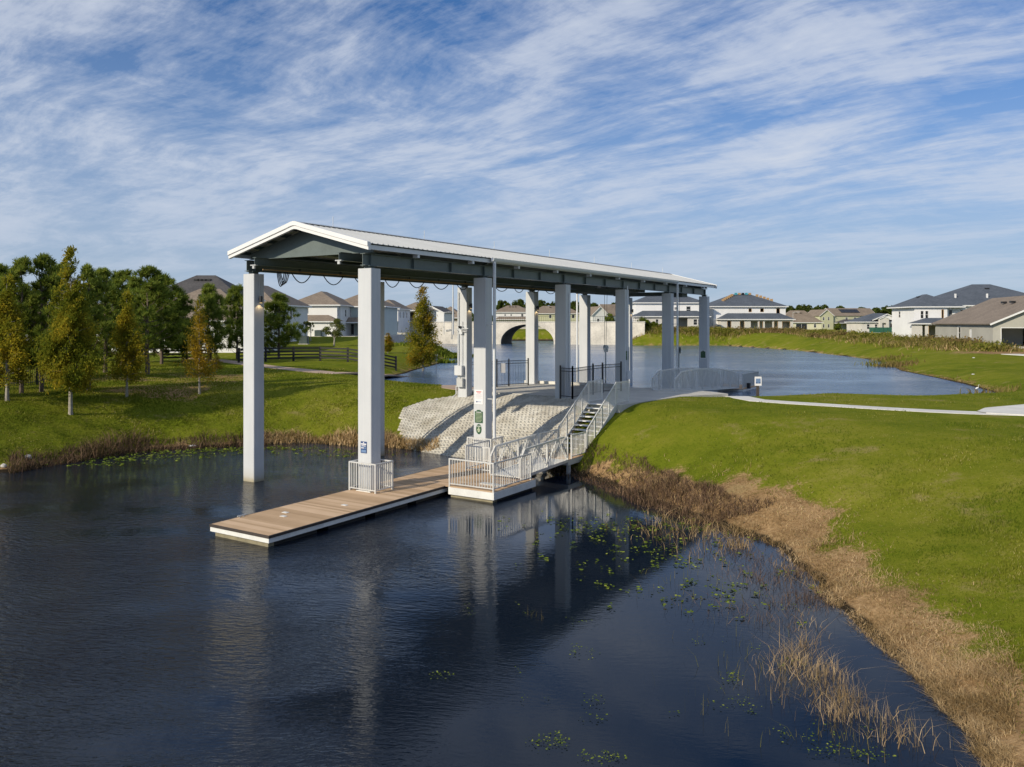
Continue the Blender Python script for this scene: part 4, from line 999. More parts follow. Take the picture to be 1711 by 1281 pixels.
r = house(560, 158, 4.25, -4, 'pale green two-storey house with a deep back porch left of the second column'); slab_under(r, -1, 11, -2.4, 13)
wall_mesh(r, -1, 9.5, 0, 13, 0, 5.7, 'wall_palegreen', {'front': [(1.6,2.2,3.5,5.0,W), (3.6,4.2,3.5,5.0,W), (7,7.7,3.5,5,W), (3.4,4.8,.1,2.3,'wide')]}); hip(r, -1, 9.5, 0, 13, 5.7, .5, 'shingle_brown', .5)
hip(r, -1, 9, -3.2, .3, 2.6, .45, 'shingle_brown', .3, 0)
for x in (-.5, 2.5, 5.5, 8.6): MB().box((x-.13, -3.1, 0), (x+.13, -2.84, 2.38)).build('porch_post', 'white_trim', r)
r = house(620, 188, 4.4, -6, 'white two-storey house with brown hip roof just right of the second column'); slab_under(r, 0, 8, 0, 12)
wall_mesh(r, 0, 6.4, 0, 12, 0, 5.6, 'wall_white', {'right': [(1.5,2.3,3.4,4.9,W), (5,6,3.4,4.9,W), (8,9,3.4,4.9,W)]}); hip(r, 0, 6.4, 0, 12, 5.6, .6, 'shingle_brown', .45)
hip(r, .5, 6.2, -3, .3, 2.6, .45, 'shingle_brown', .3)
for x in (.8, 3.4, 6.0): MB().box((x-.12, -2.9, 0), (x+.12, -2.7, 2.4)).build('porch_post', 'white_trim', r)
r = house(664, 205, 4.5, -6, 'grey-white house with dark upper balcony left of the lakeside cypress'); slab_under(r, 0, 8, 0, 12)
wall_mesh(r, 0, 7.6, 0, 12, 0, 5.4, 'wall_white', {'front': [(1,4.5,3.3,4.9,'void'), (1,2.4,.2,2.4,'wide'), (5,6,.8,2.2,W)]}); hip(r, 0, 7.6, 0, 12, 5.4, .5, 'shingle_brown', .45); hip(r, 0, 7.6, -3, .3, 2.7, .4, 'shingle_dark', .3)
r = house(700, 228, 4.6, -10, 'pale blue gabled house right behind the lakeside cypress'); slab_under(r, 0, 8, 0, 12)
wall_mesh(r, 0, 7.2, 0, 12, 0, 5.0, 'wall_white', {'front': [(1,2,3.0,4.3,W), (4,5,3.0,4.3,W)]}); gable(r, 0, 7.2, 0, 12, 5.0, .5, 'shingle_dark', 'y', 'wall_white', .3)
r = house(724, 250, 4.7, -6, 'low house with a brown hip roof left of the tall light pole'); slab_under(r, 0, 10, 0, 10)
wall_mesh(r, 0, 9, 0, 10, 0, 3.0, 'stone_dark', {'front': [(1,2,.9,2.2,W)]}); hip(r, 0, 9, 0, 10, 3.6, .7, 'shingle_brown', .6)

def ac(px, py, label):
    X, Y, z = hit(px, py); r = empty('air_conditioner', (X, Y, z)); tag(r, label, 'air conditioner', 'air conditioners')
    MB().cbox((-.6, -.55, .08), (.6, .55, 1.15), .08).build('casing', 'steel_dark', r); MB().box((-.7, -.65, -.1), (.7, .65, .07)).build('pad', 'concrete', r); MB().tube([(0, 0, 1.152), (0, 0, 1.18)], .42, 14).build('fan_grille', 'black_metal', r)
ac(508, 575, 'dark air conditioner on the lawn beside the white house corner right of the pine')
ac(532, 562, 'smaller looking dark air conditioner against the white wall below the porch roof')

# ------------------------------------------------------------------ stone bridge
BY = 188.0
br = empty('stone_bridge', (0, BY, LZ)); tag(br, 'long pale stone bridge with one arch over the far end of the lake', 'bridge')
ax0, ax1, zt = hx(836, BY), hx(926, BY), 5.1; acx = (ax0+ax1)/2; ar = (ax1-ax0)/2
def arch_pts(k=20): return [(acx-ar*math.cos(math.pi*i/k), .5+4.1*math.sin(math.pi*i/k)) for i in range(k+1)]
ap = [(ax0, -1.5)]+arch_pts()+[(ax1, -1.5)]
XLb, XRb = hx(712, BY), hx(1075, BY)
for yy0, yy1 in ((-.25, .25), (11.75, 12.25)):
    vs = []; fs = []
    outl = ap
    top = [(x, zt) for x, z in outl]; top[0] = (ax0, zt); top[-1] = (ax1, zt)
    n = len(outl)
    for y in (yy0, yy1): vs += [(x, y, z) for x, z in outl]+[(x, y, z) for x, z in top]
    for i in range(n-1):
        if abs(outl[i][0]-outl[i+1][0]) < 1e-6: continue
        fs += [(i, i+1, n+i+1, n+i), (2*n+i, 3*n+i, 3*n+i+1, 2*n+i+1)]
    m_ = MB((0, 0, 0)).add(vs, fs); m_.box((XLb, yy0, -2.5), (ax0, yy1, zt)); m_.box((ax1, yy0, -2.5), (XRb, yy1, zt)); m_.build('side_wall', 'stone', br)
vs = []; fs = []
for y in (.25, 11.75): vs += [(x, y, z) for x, z in ap]
n = len(ap); fs = [(i, n+i, n+i+1, i+1) for i in range(n-1)]
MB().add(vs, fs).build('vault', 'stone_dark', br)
MB().box((XLb-60, -.2, zt-.5), (XRb+60, 12.2, zt-.02)) if False else None
mb = MB(); mb.box((XLb, .26, zt-.35), (XRb, 11.74, zt-.1)); mb.build('road_deck', 'concrete', br)
mb = MB(); mb.box((XLb-.1, -.36, zt), (XRb+.1, .36, zt+.16)); mb.build('coping', 'concrete_pale', br)
mb = MB(); k = 1
for y in (.0,):
    x = hx(826, BY)
    while x < XRb:
        mb.box((x-.02, y-.02, zt+.16), (x+.02, y+.02, zt+1.3)); x += .5
    mb.bar((hx(826, BY), y, zt+1.3), (XRb, y, zt+1.3), .06); mb.bar((hx(826, BY), y, zt+.35), (XRb, y, zt+.35), .05)
mb.build('parapet_fence', 'black_metal', br)
mb = MB(); mb.box((hx(768, BY), -.5, zt+.16), (hx(774, BY), .5, zt+4.6)); mb.box((hx(767, BY), -.7, zt+4.6), (hx(775, BY), .7, zt+4.9)); mb.add([(hx(767,BY),-.7,zt+4.9),(hx(775,BY),-.7,zt+4.9),(hx(775,BY),.7,zt+4.9),(hx(767,BY),.7,zt+4.9),(hx(771,BY),0,zt+5.9)], [(0,1,4),(1,2,4),(2,3,4),(3,0,4)]); mb.build('pylon', 'stone_dark', br)
br.rotation_euler.z = R(-12); br.location = (acx-acx*math.cos(R(-12)), BY-acx*math.sin(R(-12)), LZ)
def light_pole(px, Y, ztop, label, r0=.12):
    z = 5.0; r = empty('street_lamp', (hx(px, Y), Y, z)); tag(r, label, 'street lamp', 'street lamps by the bridge')
    MB().tube([(0, 0, -1), (0, 0, ztop-z)], [r0*1.4, r0*.8], 8).build('pole', 'galv', r); MB().bar((0, 0, ztop-z-.1), (1.2, -.2, ztop-z), .09).build('arm', 'galv', r); MB().cbox((1.0, -.4, ztop-z-.08), (1.8, 0, ztop-z+.06), .04).build('lamp_head', 'galv', r)
light_pole(757, 185, hzp(474, 185), 'tall pale light pole rising beside the boat lift column left of the bridge arch', .16)
light_pole(742, 190, hzp(521, 190), 'short street lamp left of the tall light pole', .06)
light_pole(1325, 230, hzp(521, 230), 'thin street lamp right of the house with roofing bundles', .06)

# ------------------------------------------------------------------ board fence, far picket fence
def board_fence(pix, label):
    P = [hit(*q) for q in pix]; r = empty('board_fence', P[0]); tag(r, label, 'fence', 'black board fences on the left lawn')
    o = P[0]
    for i, p in enumerate(P): MB(o).box((p[0]-.09, p[1]-.09, p[2]-.3), (p[0]+.09, p[1]+.09, p[2]+1.42)).build('post', 'fence_black', r)
    for a, b in zip(P[:-1], P[1:]):
        for hh in (.32, .64, .96, 1.28):
            MB(o).bar((a[0], a[1]-.11, a[2]+hh), (b[0], b[1]-.11, b[2]+hh), .035, .15).build('rail', 'fence_black', r)
board_fence([(399,606), (444,604), (490.5,603), (535,603), (581,604.5), (622,611), (661.5,619)], 'four-rail black board fence crossing the lawn between the first two columns')
board_fence([(271,603), (312,602), (352,601)], 'short run of black board fence behind the golden cypress')
P = [hit(*q)[:2] for q in [(-60,650), (0,646), (36,645), (62,643), (100,634), (135,626)]]
r = empty('picket_fence', (*P[0], gz(*P[0]))); tag(r, 'black steel picket fence behind the tree trunks at the left edge', 'fence', 'black picket fences')
o = (*P[0], gz(*P[0]))
for a, b in zip(P[:-1], P[1:]):
    za, zb = gz(*a), gz(*b); mb = MB(o)
    for hh in (.2, 1.6, 1.8): mb.bar((*a, za+hh), (*b, zb+hh), .04)
    k = int(math.dist(a, b)/.13)
    for j in range(1, k): t_ = j/k; q = (a[0]+(b[0]-a[0])*t_, a[1]+(b[1]-a[1])*t_, za+(zb-za)*t_); mb.bar((q[0], q[1], q[2]+.05), (q[0], q[1], q[2]+1.85), .022)
    mb.build('picket_panel', 'black_metal', r); MB(o).box((b[0]-.05, b[1]-.05, zb-.2), (b[0]+.05, b[1]+.05, zb+2.0)).build('post', 'black_metal', r)

# ------------------------------------------------------------------ post signs and small things
X, Y, z = hit(1265, 659.5); Y = 47.6; X = hx(1266, Y); z = gz(X, Y)
r = empty('post_sign', (X, Y, z)); tag(r, 'small blue and white notice on a dark wooden post at the lake edge', 'sign')
zb = hzp(644, Y)-z
MB().box((-.07, -.07, -.5), (.07, .07, zb+.1)).build('post', 'wood_post', r); MB().box((-.20, -.10, zb), (.20, -.072, zb+.53)).build('board', 'sign_white', r)
MB().box((-.14, -.106, zb+.13), (.14, -.102, zb+.42)).build('lettering', 'sign_blue_light', r); MB().box((-.14, -.106, zb+.46), (.14, -.102, zb+.49)).build('lettering', 'sign_white', r)
MB().box((-.14, -.109, zb+.14), (-.05, -.1065, zb+.20)).build('lettering', 'sign_blue', r); MB().box((.05, -.109, zb+.14), (.14, -.1065, zb+.20)).build('lettering', 'sign_blue', r)
X, Y, z = hit(729, 629); r = empty('post_sign', (X, Y, z)); tag(r, 'white rectangular notice on a thin pole by the lakeside cypress', 'sign')
zb = hzp(601, Y)-z; MB().tube([(0, 0, -.3), (0, 0, zb+.5)], .035, 6).build('pole', 'galv', r); MB().box((-.15, -.06, zb), (.15, -.037, zb+.58)).build('board', 'sign_white', r)
MB().box((-.10, -.064, zb+.1), (.10, -.061, zb+.48)).build('lettering', 'sign_grey', r)
X, Y, z = hit(1413, 556); r = empty('dumpster', (hx(1472, 190), 190, gz(hx(1472, 190), 190))); tag(r, 'dark green dumpster in front of the small white house', 'dumpster')
MB().box((-2.3, -1, .2), (2.3, 1, 1.4)).build('bin', 'dumpster', r); mb = MB()
for x in (-2, -1, 0, 1, 2): mb.box((x-.07, -1.08, .2), (x+.07, -1.002, 1.4))
mb.build('rib', 'dumpster', r)
def blob(name, px, py, s, mat, label, cat, seed=0):
    X, Y, z = hit(px, py); me = bmesh.new(); bmesh.ops.create_icosphere(me, subdivisions=2, radius=1)
    for v_ in me.verts:
        k = 1+.35*(vnoise(np.array(v_.co.x*1.7+seed), np.array(v_.co.y*1.7+v_.co.z*2.1), seed)-.5); v_.co = Vector((v_.co.x*s[0], v_.co.y*s[1], v_.co.z*s[2]))*float(k)
    m_ = bpy.data.meshes.new(name); me.to_mesh(m_); me.free(); m_.materials.append(MATS[mat]); o = bpy.data.objects.new(name, m_); col.objects.link(o); o.location = (X, Y, max(z, 0)+s[2]*.5); tag(o, label, cat); return o
blob('rock', 47, 767, (.17,.13,.13), 'rock', 'pale rock at the waterline in the left corner', 'rock', 1)
blob('rock', 6, 780, (.15,.12,.10), 'rock', 'second pale rock at the far left of the waterline', 'rock', 2)
blob('litter_bag', 322, 746, (.22,.12,.06), 'litter', 'white bag of litter floating by the left bank', 'litter', 3)
blob('rock', 905, 803, (.28,.22,.14), 'rock', 'pale rock under the gangway near the landing', 'rock', 4)
blob('litter', 1627, 598, (.14,.10,.05), 'litter', 'white scrap of litter on the far grass below the grey house', 'litter', 5)
blob('litter', 1626, 625.5, (.13,.09,.04), 'litter', 'white scrap of litter on the grass near the right shore of the lake', 'litter', 6)
X, Y = at(1633, 656.5, LZ); eg = empty('egret', (X, Y, LZ)); tag(eg, 'white egret standing in the shallows at the right end of the lake', 'bird')
mb = MB(); mb.tube([(-.22,0,.50),(-.12,0,.56),(.0,0,.60),(.12,0,.66),(.16,0,.74),(.12,0,.84),(.14,0,.95),(.2,0,.98)], [.02,.08,.10,.06,.03,.022,.022,.028], 8); mb.tube([(.2,0,.98),(.33,0,.97)], [.016,.004], 6); mb.build('body', 'egret_white', eg, True); eg.scale = (.6,.6,.6)
mb = MB(); mb.tube([(0,-.04,-.1),(.01,-.04,.28),(-.01,-.04,.52)], .008, 5); mb.tube([(0,.04,-.1),(.01,.04,.28),(-.01,.04,.52)], .008, 5); mb.build('leg', 'black_metal', eg)

# ------------------------------------------------------------------ trees
def rot_leaves(C, size, elong=1.6, flat=0.0, droop=None):
    """one rhombic leaf per centre, random orientation; returns verts, quad faces"""
    n = len(C); a = rng.normal(size=(n, 3)); a[:, 2] *= (1-flat); a /= np.linalg.norm(a, axis=1)[:, None]
    b = rng.normal(size=(n, 3)); b -= (b*a).sum(1)[:, None]*a; b /= np.linalg.norm(b, axis=1)[:, None]
    s = (size*rng.uniform(.6, 1.4, n))[:, None]
    V_ = np.stack([C-a*s*elong/2, C+b*s/2, C+a*s*elong/2, C-b*s/2], 1).reshape(-1, 3)
    F_ = np.arange(4*n).reshape(n, 4); return V_, F_
def limb(mb, p, q, r0, r1, sag=.0, n=4):
    pts = []; p, q = Vector(p), Vector(q)
    for i in range(n+1):
        t = i/n; v_ = p.lerp(q, t); v_.z += sag*math.sin(math.pi*t); pts.append(v_)
    mb.tube(pts, [r0+(r1-r0)*i/n for i in range(n+1)], 5, False); return pts
def make_cypress(h, wd, mat, bark, nleaf, bare=.14, thin=1.0, seed=1):
    """conical pond cypress: straight trunk, short rising limbs, feathery leaf sprays"""
    rs = random.Random(seed); mb = MB()
    wob = [(rs.uniform(-.03, .03)*h*.3, rs.uniform(-.03, .03)*h*.3) for _ in range(9)]
    tp = [(wob[i][0]*(i/8)*.6, wob[i][1]*(i/8)*.6, -.3+(h+.3)*i/8) for i in range(9)]
    mb.tube([tp[0], (0, 0, .15)]+tp[1:], [.020*h+.03, .014*h+.015]+[(.013*h+.01)*(1-i/8)**.9+.008 for i in range(1, 9)], 8, False)
    pts = []; wts = []
    nb = int(70*thin)+20
    for i in range(nb):
        t = bare+(1-bare)*(i+rs.random())/nb; z = h*t*.985; k = (t-bare)/(1-bare)
        prof = (min(1, (k+.06)/.14)**.6)*(1-k)**.95
        L = wd/2*prof*rs.uniform(.55, 1.15)+.10; az = rs.random()*6.283+i*2.4
        e = (math.cos(az)*L, math.sin(az)*L, z+L*rs.uniform(.15, .55)-(.12*L if k < .2 else 0))
        if L > .35: limb(mb, (0, 0, z), e, .010+.012*L*.5, .004, .03)
        m_ = max(2, int(L*9))
        for j in range(m_):
            f = (j+.5)/m_; f = .22+.85*f; pts.append((e[0]*f, e[1]*f, z+(e[2]-z)*f)); wts.append(.14+.10*L)
    pts = np.array(pts); wts = np.array(wts); idx = rng.integers(0, len(pts), nleaf)
    C = pts[idx]+rng.normal(size=(nleaf, 3))*wts[idx][:, None]*np.array([1, 1, .8])
    g = fbm(C[:, 0]*2.1+seed*3, C[:, 1]*2.1+C[:, 2]*1.7, seed, 3); keep = g > .37; C = C[keep]
    Vv, Fv = rot_leaves(C, .042+.003*h, 2.8)
    return mb, Vv, Fv
def make_pine(h, wd, nt, seed=1, bare=.25, needle=.42):
    rs = random.Random(seed); mb = MB()
    tp = [(rs.uniform(-.02, .02)*h*i/8, rs.uniform(-.02, .02)*h*i/8, -.3+(h+.3)*i/8) for i in range(9)]
    mb.tube(tp, [(.016*h+.02)*(1-i/8)**.8+.012 for i in range(9)], 8, False)
    tufts = []
    nb = 52
    for i in range(nb):
        t = bare+(1-bare)*((i//4)*4+2+rs.uniform(-1, 1))/nb; t = min(t, .97); z = h*t; k = (t-bare)/(1-bare)
        prof = (min(1, (k+.15)/.28))*(1-k)**.78*1.25; L = wd/2*prof*rs.uniform(.55, 1.15)+.2; az = rs.random()*6.283
        e = Vector((math.cos(az)*L, math.sin(az)*L, z+L*rs.uniform(.25, .75)))
        pts = limb(mb, (0, 0, z-.1), e, .018+.012*L, .008, -.10*L)
        for j in range(int(2+L*2.6)):
            f = rs.uniform(.42, 1.0); b_ = Vector((0, 0, z-.1)).lerp(e, f); off = Vector((rs.gauss(0, 1), rs.gauss(0, 1), rs.gauss(.3, .7))); off = off.normalized()*rs.uniform(.10, .60)*min(1, L*.7)
            tufts.append((*(b_+off), *(off.normalized()+Vector((0, 0, .7)))))
            if L > .9 and rs.random() < .35: mb.bar(b_, b_+off, .012)
        tufts.append((*e, math.cos(az)*.5, math.sin(az)*.5, 1))
    for j in range(5): tufts.append((rs.gauss(0, .04), rs.gauss(0, .04), h*(.90+.022*j), 0, 0, 2.5))
    T = np.array(tufts); k = 52
    n = len(T)*k; P0 = np.repeat(T[:, :3], k, 0); D = np.repeat(T[:, 3:], k, 0)+rng.normal(size=(n, 3))*.85; D /= np.linalg.norm(D, axis=1)[:, None]
    Lg = (needle*rng.uniform(.6, 1.15, n))[:, None]; S = np.cross(D, rng.normal(size=(n, 3))); S /= np.linalg.norm(S, axis=1)[:, None]; S *= .021
    Vv = np.stack([P0-S, P0+S, P0+D*Lg+S*.5, P0+D*Lg-S*.5], 1).reshape(-1, 3); Fv = np.arange(4*n).reshape(n, 4)
    return mb, Vv, Fv
def make_broad(h, wd, nleaf, seed=1, bare=.3, size=.14, nblob=14):
    rs = random.Random(seed); mb = MB(); mb.tube([(0, 0, -.3), (.02*h, 0, h*.3), (-.01*h, .01*h, h*.6)], [.022*h+.02, .016*h+.01, .008*h], 8, False)
    cs = []
    for i in range(nblob):
        az = rs.random()*6.283; k = rs.random(); t = bare+.12+(1-bare-.18)*k; rr = wd/2*(1-abs(k-.35)**1.3*1.1)*rs.uniform(.35, .85)
        c = (math.cos(az)*rr, math.sin(az)*rr, h*t); cs.append((*c, wd*rs.uniform(.13, .24))); limb(mb, (0, 0, h*min(.55, t*.6)), c, .010*h, .003*h, .02*h)
    cs = np.array(cs); idx = rng.integers(0, len(cs), nleaf); d = rng.normal(size=(nleaf, 3)); d /= np.linalg.norm(d, axis=1)[:, None]
    C = cs[idx, :3]+d*(cs[idx, 3]*rng.uniform(.35, 1.12, nleaf))[:, None]*np.array([1, 1, .75])
    g = fbm(C[:, 0]*2.2/max(1, h*.15)+seed, C[:, 1]*2.2/max(1, h*.15)+C[:, 2]*.9, seed+5, 3); C = C[g > .38]
    Vv, Fv = rot_leaves(C, size, 1.5); return mb, Vv, Fv
def make_bare(h, seed=1):
    rs = random.Random(seed); mb = MB()
    def br_(p, d, L, r, dep):
        q = p+d*L; mb.tube([p, q], [r, r*.65], 4, False)
        if dep == 0: return
        for _ in range(3): br_(p.lerp(q, rs.uniform(.6, 1)), (d+Vector((rs.gauss(0, .5), rs.gauss(0, .5), rs.gauss(.15, .3)))).normalized(), L*rs.uniform(.55, .8), r*.6, dep-1)
    br_(Vector((0, 0, 0)), Vector((0, 0, 1)), h*.38, .012*h, 5); return mb
PROTO = {}
def proto(key, mb, Vv, Fv, leafmat, bark, name):
    """meshes are made once; each tree is its own Empty with its own trunk and crown objects"""
    t_ = mb.build('trunk', bark); c_ = mesh_obj('crown', Vv, Fv, leafmat) if Vv is not None else None
    PROTO[key] = (t_.data, c_.data if c_ else None, name)
    bpy.data.objects.remove(t_); 
    if c_: bpy.data.objects.remove(c_)
def plant(key, loc, sc, rz, label, cat, group):
    tm, cm_, name = PROTO[key]; r = empty(name, loc, rz); r.scale = sc; tag(r, label, cat, group)
    t_ = bpy.data.objects.new('trunk', tm); col.objects.link(t_); t_.parent = r
    if cm_: c_ = bpy.data.objects.new('crown', cm_); col.objects.link(c_); c_.parent = r
    return r
PN = 'pines on the left bank'; CN = 'cypresses on the left bank'
proto('cypA', *make_cypress(9.6, 4.2, None, None, 44000, .16, 1.7, 3), 'cypress_leaf', 'bark_pale', 'cypress_tree')
proto('cypB', *make_cypress(7.0, 2.6, None, None, 17000, .16, 1.0, 5), 'cypress_leaf', 'bark_pale', 'cypress_tree')
proto('cypC', *make_cypress(6.4, 3.0, None, None, 8000, .16, 1.0, 8), 'cypress_gold', 'bark_pale', 'cypress_tree')
proto('cypF', *make_cypress(8.0, 3.4, None, None, 24000, .10, 1.1, 11), 'cypress_green', 'bark_pale', 'cypress_tree')
proto('pine1', *make_pine(8.5, 4.6, 0, 2, .15), 'pine_needles', 'bark', 'pine_tree')
proto('pine2', *make_pine(8.5, 4.2, 0, 6, .13), 'pine_needles', 'bark', 'pine_tree')
proto('pine3', *make_pine(6.0, 3.8, 0, 9, .08), 'pine_needles', 'bark', 'pine_tree')
proto('broad1', *make_broad(4.2, 2.6, 4200, 4, .22, .10), 'small_leaf', 'bark_pale', 'small_tree')
proto('sapling', *make_broad(3.2, 1.3, 1500, 6, .3, .09, 9), 'small_leaf', 'bark_pale', 'small_tree')
proto('oak1', *make_broad(11, 11, 5200, 12, .12, .55, 20), 'oak_leaf', 'bark', 'distant_tree')
proto('oak2', *make_broad(12, 9, 4600, 17, .2, .50, 16), 'oak_leaf', 'bark', 'distant_tree')
proto('pinefar', *make_broad(13, 6, 2600, 23, .5, .50, 11), 'oak_leaf', 'bark', 'distant_tree')
proto('shrub', *make_broad(2.6, 3.0, 2600, 31, .0, .20, 14), 'shrub_leaf', 'bark', 'shrub')
proto('bare', make_bare(9, 3), None, None, None, 'bare_twig', 'bare_tree')
HN = {'cypA': 9.6, 'cypB': 7, 'cypC': 6.4, 'cypF': 8, 'pine1': 8.5, 'pine2': 8.5, 'pine3': 6, 'broad1': 4.2, 'sapling': 3.2, 'oak1': 11, 'oak2': 12, 'pinefar': 13, 'shrub': 2.6, 'bare': 9}
WN = {'cypA': 4.2, 'cypB': 2.6, 'cypC': 3.0, 'cypF': 3.4, 'pine1': 4.6, 'pine2': 4.2, 'pine3': 3.8, 'broad1': 2.6, 'sapling': 1.3}
def tree_px(key, px, pyb, pyt, wpx, label, cat, group, rz=None):
    X, Y, z = hit(px, pyb); h = hzp(pyt, Y)-z; sz = h/HN[key]; sx_ = (wpx*Y/F)/WN[key]
    plant(key, (X, Y, z-.02), (sx_, sx_, sz), random.uniform(0, 6.28) if rz is None else rz, label, cat, group)
for a in [
 ('cypA',118,692,413,98,'tallest green-gold cypress with a pale trunk standing nearest the water', 'cypress', CN),
 ('cypB',212,663,488,56,'slim green-gold cypress with a whitewashed trunk base', 'cypress', CN),
 ('cypC',333,658,498,58,'sparse golden cypress with bare lower twigs left of the first column', 'cypress', CN),
 ('cypB',12,670,462,76,'golden cypress cut by the left edge of the photo', 'cypress', CN),
 ('cypC',362,621,592,26,'tiny golden cypress with a white trunk near the footpath', 'cypress', CN),
 ('cypF',707,624,478,62,'tall green and rust cypress at the edge of the lake', 'cypress', CN),
 ('cypF',648,590,556,26,'small rusty cypress beside the second column near the inlet', 'cypress', CN),
 ('pine1',69,655,430,104,'tall dark pine with a spiky leader left of the tallest cypress', 'pine', PN),
 ('pine2',36,657,437,96,'broad dark pine in front of the black picket fence', 'pine', PN),
 ('pine2',148,652,448,88,'pine just right of the tallest cypress trunk', 'pine', PN),
 ('pine1',176,622,452,100,'pine behind the cypress with the whitewashed trunk', 'pine', PN),
 ('pine2',205,614,456,106,'pine in the middle of the back row on the left bank', 'pine', PN),
 ('pine1',246,625,449,110,'wide bushy pine right of the whitewashed cypress', 'pine', PN),
 ('pine3',270,608,464,88,'pine with a pale trunk at the end of the short board fence', 'pine', PN),
 ('pine2',100,632,446,100,'pine filling the gap behind the tallest cypress', 'pine', PN),
 ('pine3',306,606,500,70,'low pine between the wide bushy pine and the golden cypress', 'pine', PN),
 ('pine3',225,606,470,90,'short pine behind the whitewashed cypress trunk', 'pine', PN),
 ('pine1',3,640,446,110,'dark pine cut off at the very left edge', 'pine', PN),
 ('pine3',348,603,480,66,'dark pine directly behind the golden cypress', 'pine', PN),
 ('pine3',396,600,482,60,'pine half hidden behind the first column', 'pine', PN),
 ('pine3',466,598,495,70,'open-crowned pine between the columns in front of the white house', 'pine', PN),
 ('broad1',558,578,528,36,'small pale leafy tree in the middle of the lawn between the first columns', 'small tree', 'small trees on the lawn'),
 ('sapling',519,570,534,14,'thin sapling beside the air conditioners', 'small tree', 'small trees on the lawn'),
 ('sapling',511,572,532,15,'sapling closest to the corner of the white house', 'small tree', 'small trees on the lawn'),
 ('sapling',655,560,540,8,'first sapling right of the second column by the porch', 'small tree', 'small trees on the lawn'),
 ('sapling',666,561,533,9,'sapling in front of the porch corner right of the second column', 'small tree', 'small trees on the lawn'),
 ('sapling',674,560,535,9,'sapling nearest the left side of the lakeside cypress', 'small tree', 'small trees on the lawn')]:
    tree_px(*a)
# grove continuing out of frame on the sun side: its shade falls on the left bank
for i, (X, Y, k, s) in enumerate([(-36,38,'pine1',.85),(-40.5,37,'cypA',.85),(-38.5,41.5,'pine2',.9),(-33.6,40.5,'cypB',1.0),(-44,40,'pine1',.9)]):
    plant(k, (X, Y, gz(X, Y)-.05), (s, s, s), i*1.3, ['first', 'second', 'third', 'fourth', 'fifth'][i]+' tree of the grove standing left of the picture edge', 'tree', 'grove beyond the left edge')
for i, (px, pyb, pyt, w_, lb) in enumerate([(14,640,424,0,'bare tree whose twigs stick up at the left edge'), (146,630,446,0,'bare brown-twigged tree behind the tallest cypress')]):
    X, Y, z = hit(px, pyb); Y += 6; X = hx(px, Y); z = gz(X, Y); s = (hzp(pyt, Y)-z)/10.5
    plant('bare', (X, Y, z), (s*.8, s*.8, s), i*2.0, lb, 'tree', 'bare trees behind the pines')
GD = 'distant trees on the skyline'
def far(px, Y, pyt, key, wpx, lb):
    z = 4.4; h = hzp(pyt, Y)-z; s = h/HN[key]; sw_ = wpx*Y/F/{'oak1': 11, 'oak2': 9, 'pinefar': 6}[key]
    plant(key, (hx(px, Y), Y, z-.3), (sw_, sw_, s), random.uniform(0, 6.28), lb, 'tree', GD)
k3 = ['oak1', 'oak2', 'pinefar']
segs = [(640,700,340,515,'left of the lakeside cypress top',6),(725,757,340,513,'beside the tall light pole',4),(832,872,330,503,'above the white house behind the bridge',4),(876,930,330,502,'between the bridge houses',5),
        (935,985,330,508,'behind the far left columns',5),(990,1062,330,509,'above the pointed gable house',7),(1318,1384,350,508,'right of the roofing bundles house',7),(1386,1455,360,513,'above the olive green house',6),(1455,1532,350,511,'left of the broad slate blue roof',7),
        (200,240,200,470,'behind the pines on the left',2)]
ORD = ['first', 'second', 'third', 'fourth', 'fifth', 'sixth', 'seventh', 'eighth', 'ninth']
for (a, b, Y, t_, lb, n) in segs:
    for i in range(n):
        px = a+(b-a)*(i+.5)/n+random.uniform(-2, 2)
        far(px, Y+random.uniform(-15, 40), t_-3+random.uniform(-1, 7), k3[(i+n) % 3], random.uniform(20, 34), ORD[i]+' dark skyline tree from the left, '+lb)
def shrub(px, Y, pyt, wpx, lb, key='shrub'):
    X = hx(px, Y); z = gz(X, Y); h = hzp(pyt, Y)-z; s = h/2.6; w_ = wpx*Y/F/3.0; plant(key, (X, Y, z), (w_, w_, s), random.uniform(0, 6), lb, 'shrub', 'green shrubs round the lake')
shrub(60, 70, 575, 90, 'rounded bush behind the black picket fence at the left edge'); shrub(150, 78, 572, 80, 'rounded bush between the pine trunks behind the tallest cypress')
shrub(1017, 192, 527, 30, 'round bright green shrub on the bank right of the bridge'); shrub(1071, 189, 531, 22, 'round green shrub at the left end of the weed hedge')
shrub(1079, 188, 535, 22, 'second green shrub in front of the white shell house'); shrub(1094, 188, 538, 24, 'low green shrub below the window of the white shell house')
shrub(1108, 188, 541, 22, 'olive shrub at the column edge below the white shell house')
shrub(1437, 270, 537, 22, 'dark shrub below the porch of the olive house'); shrub(1400, 275, 540, 16, 'small dark shrub left of the olive house porch')

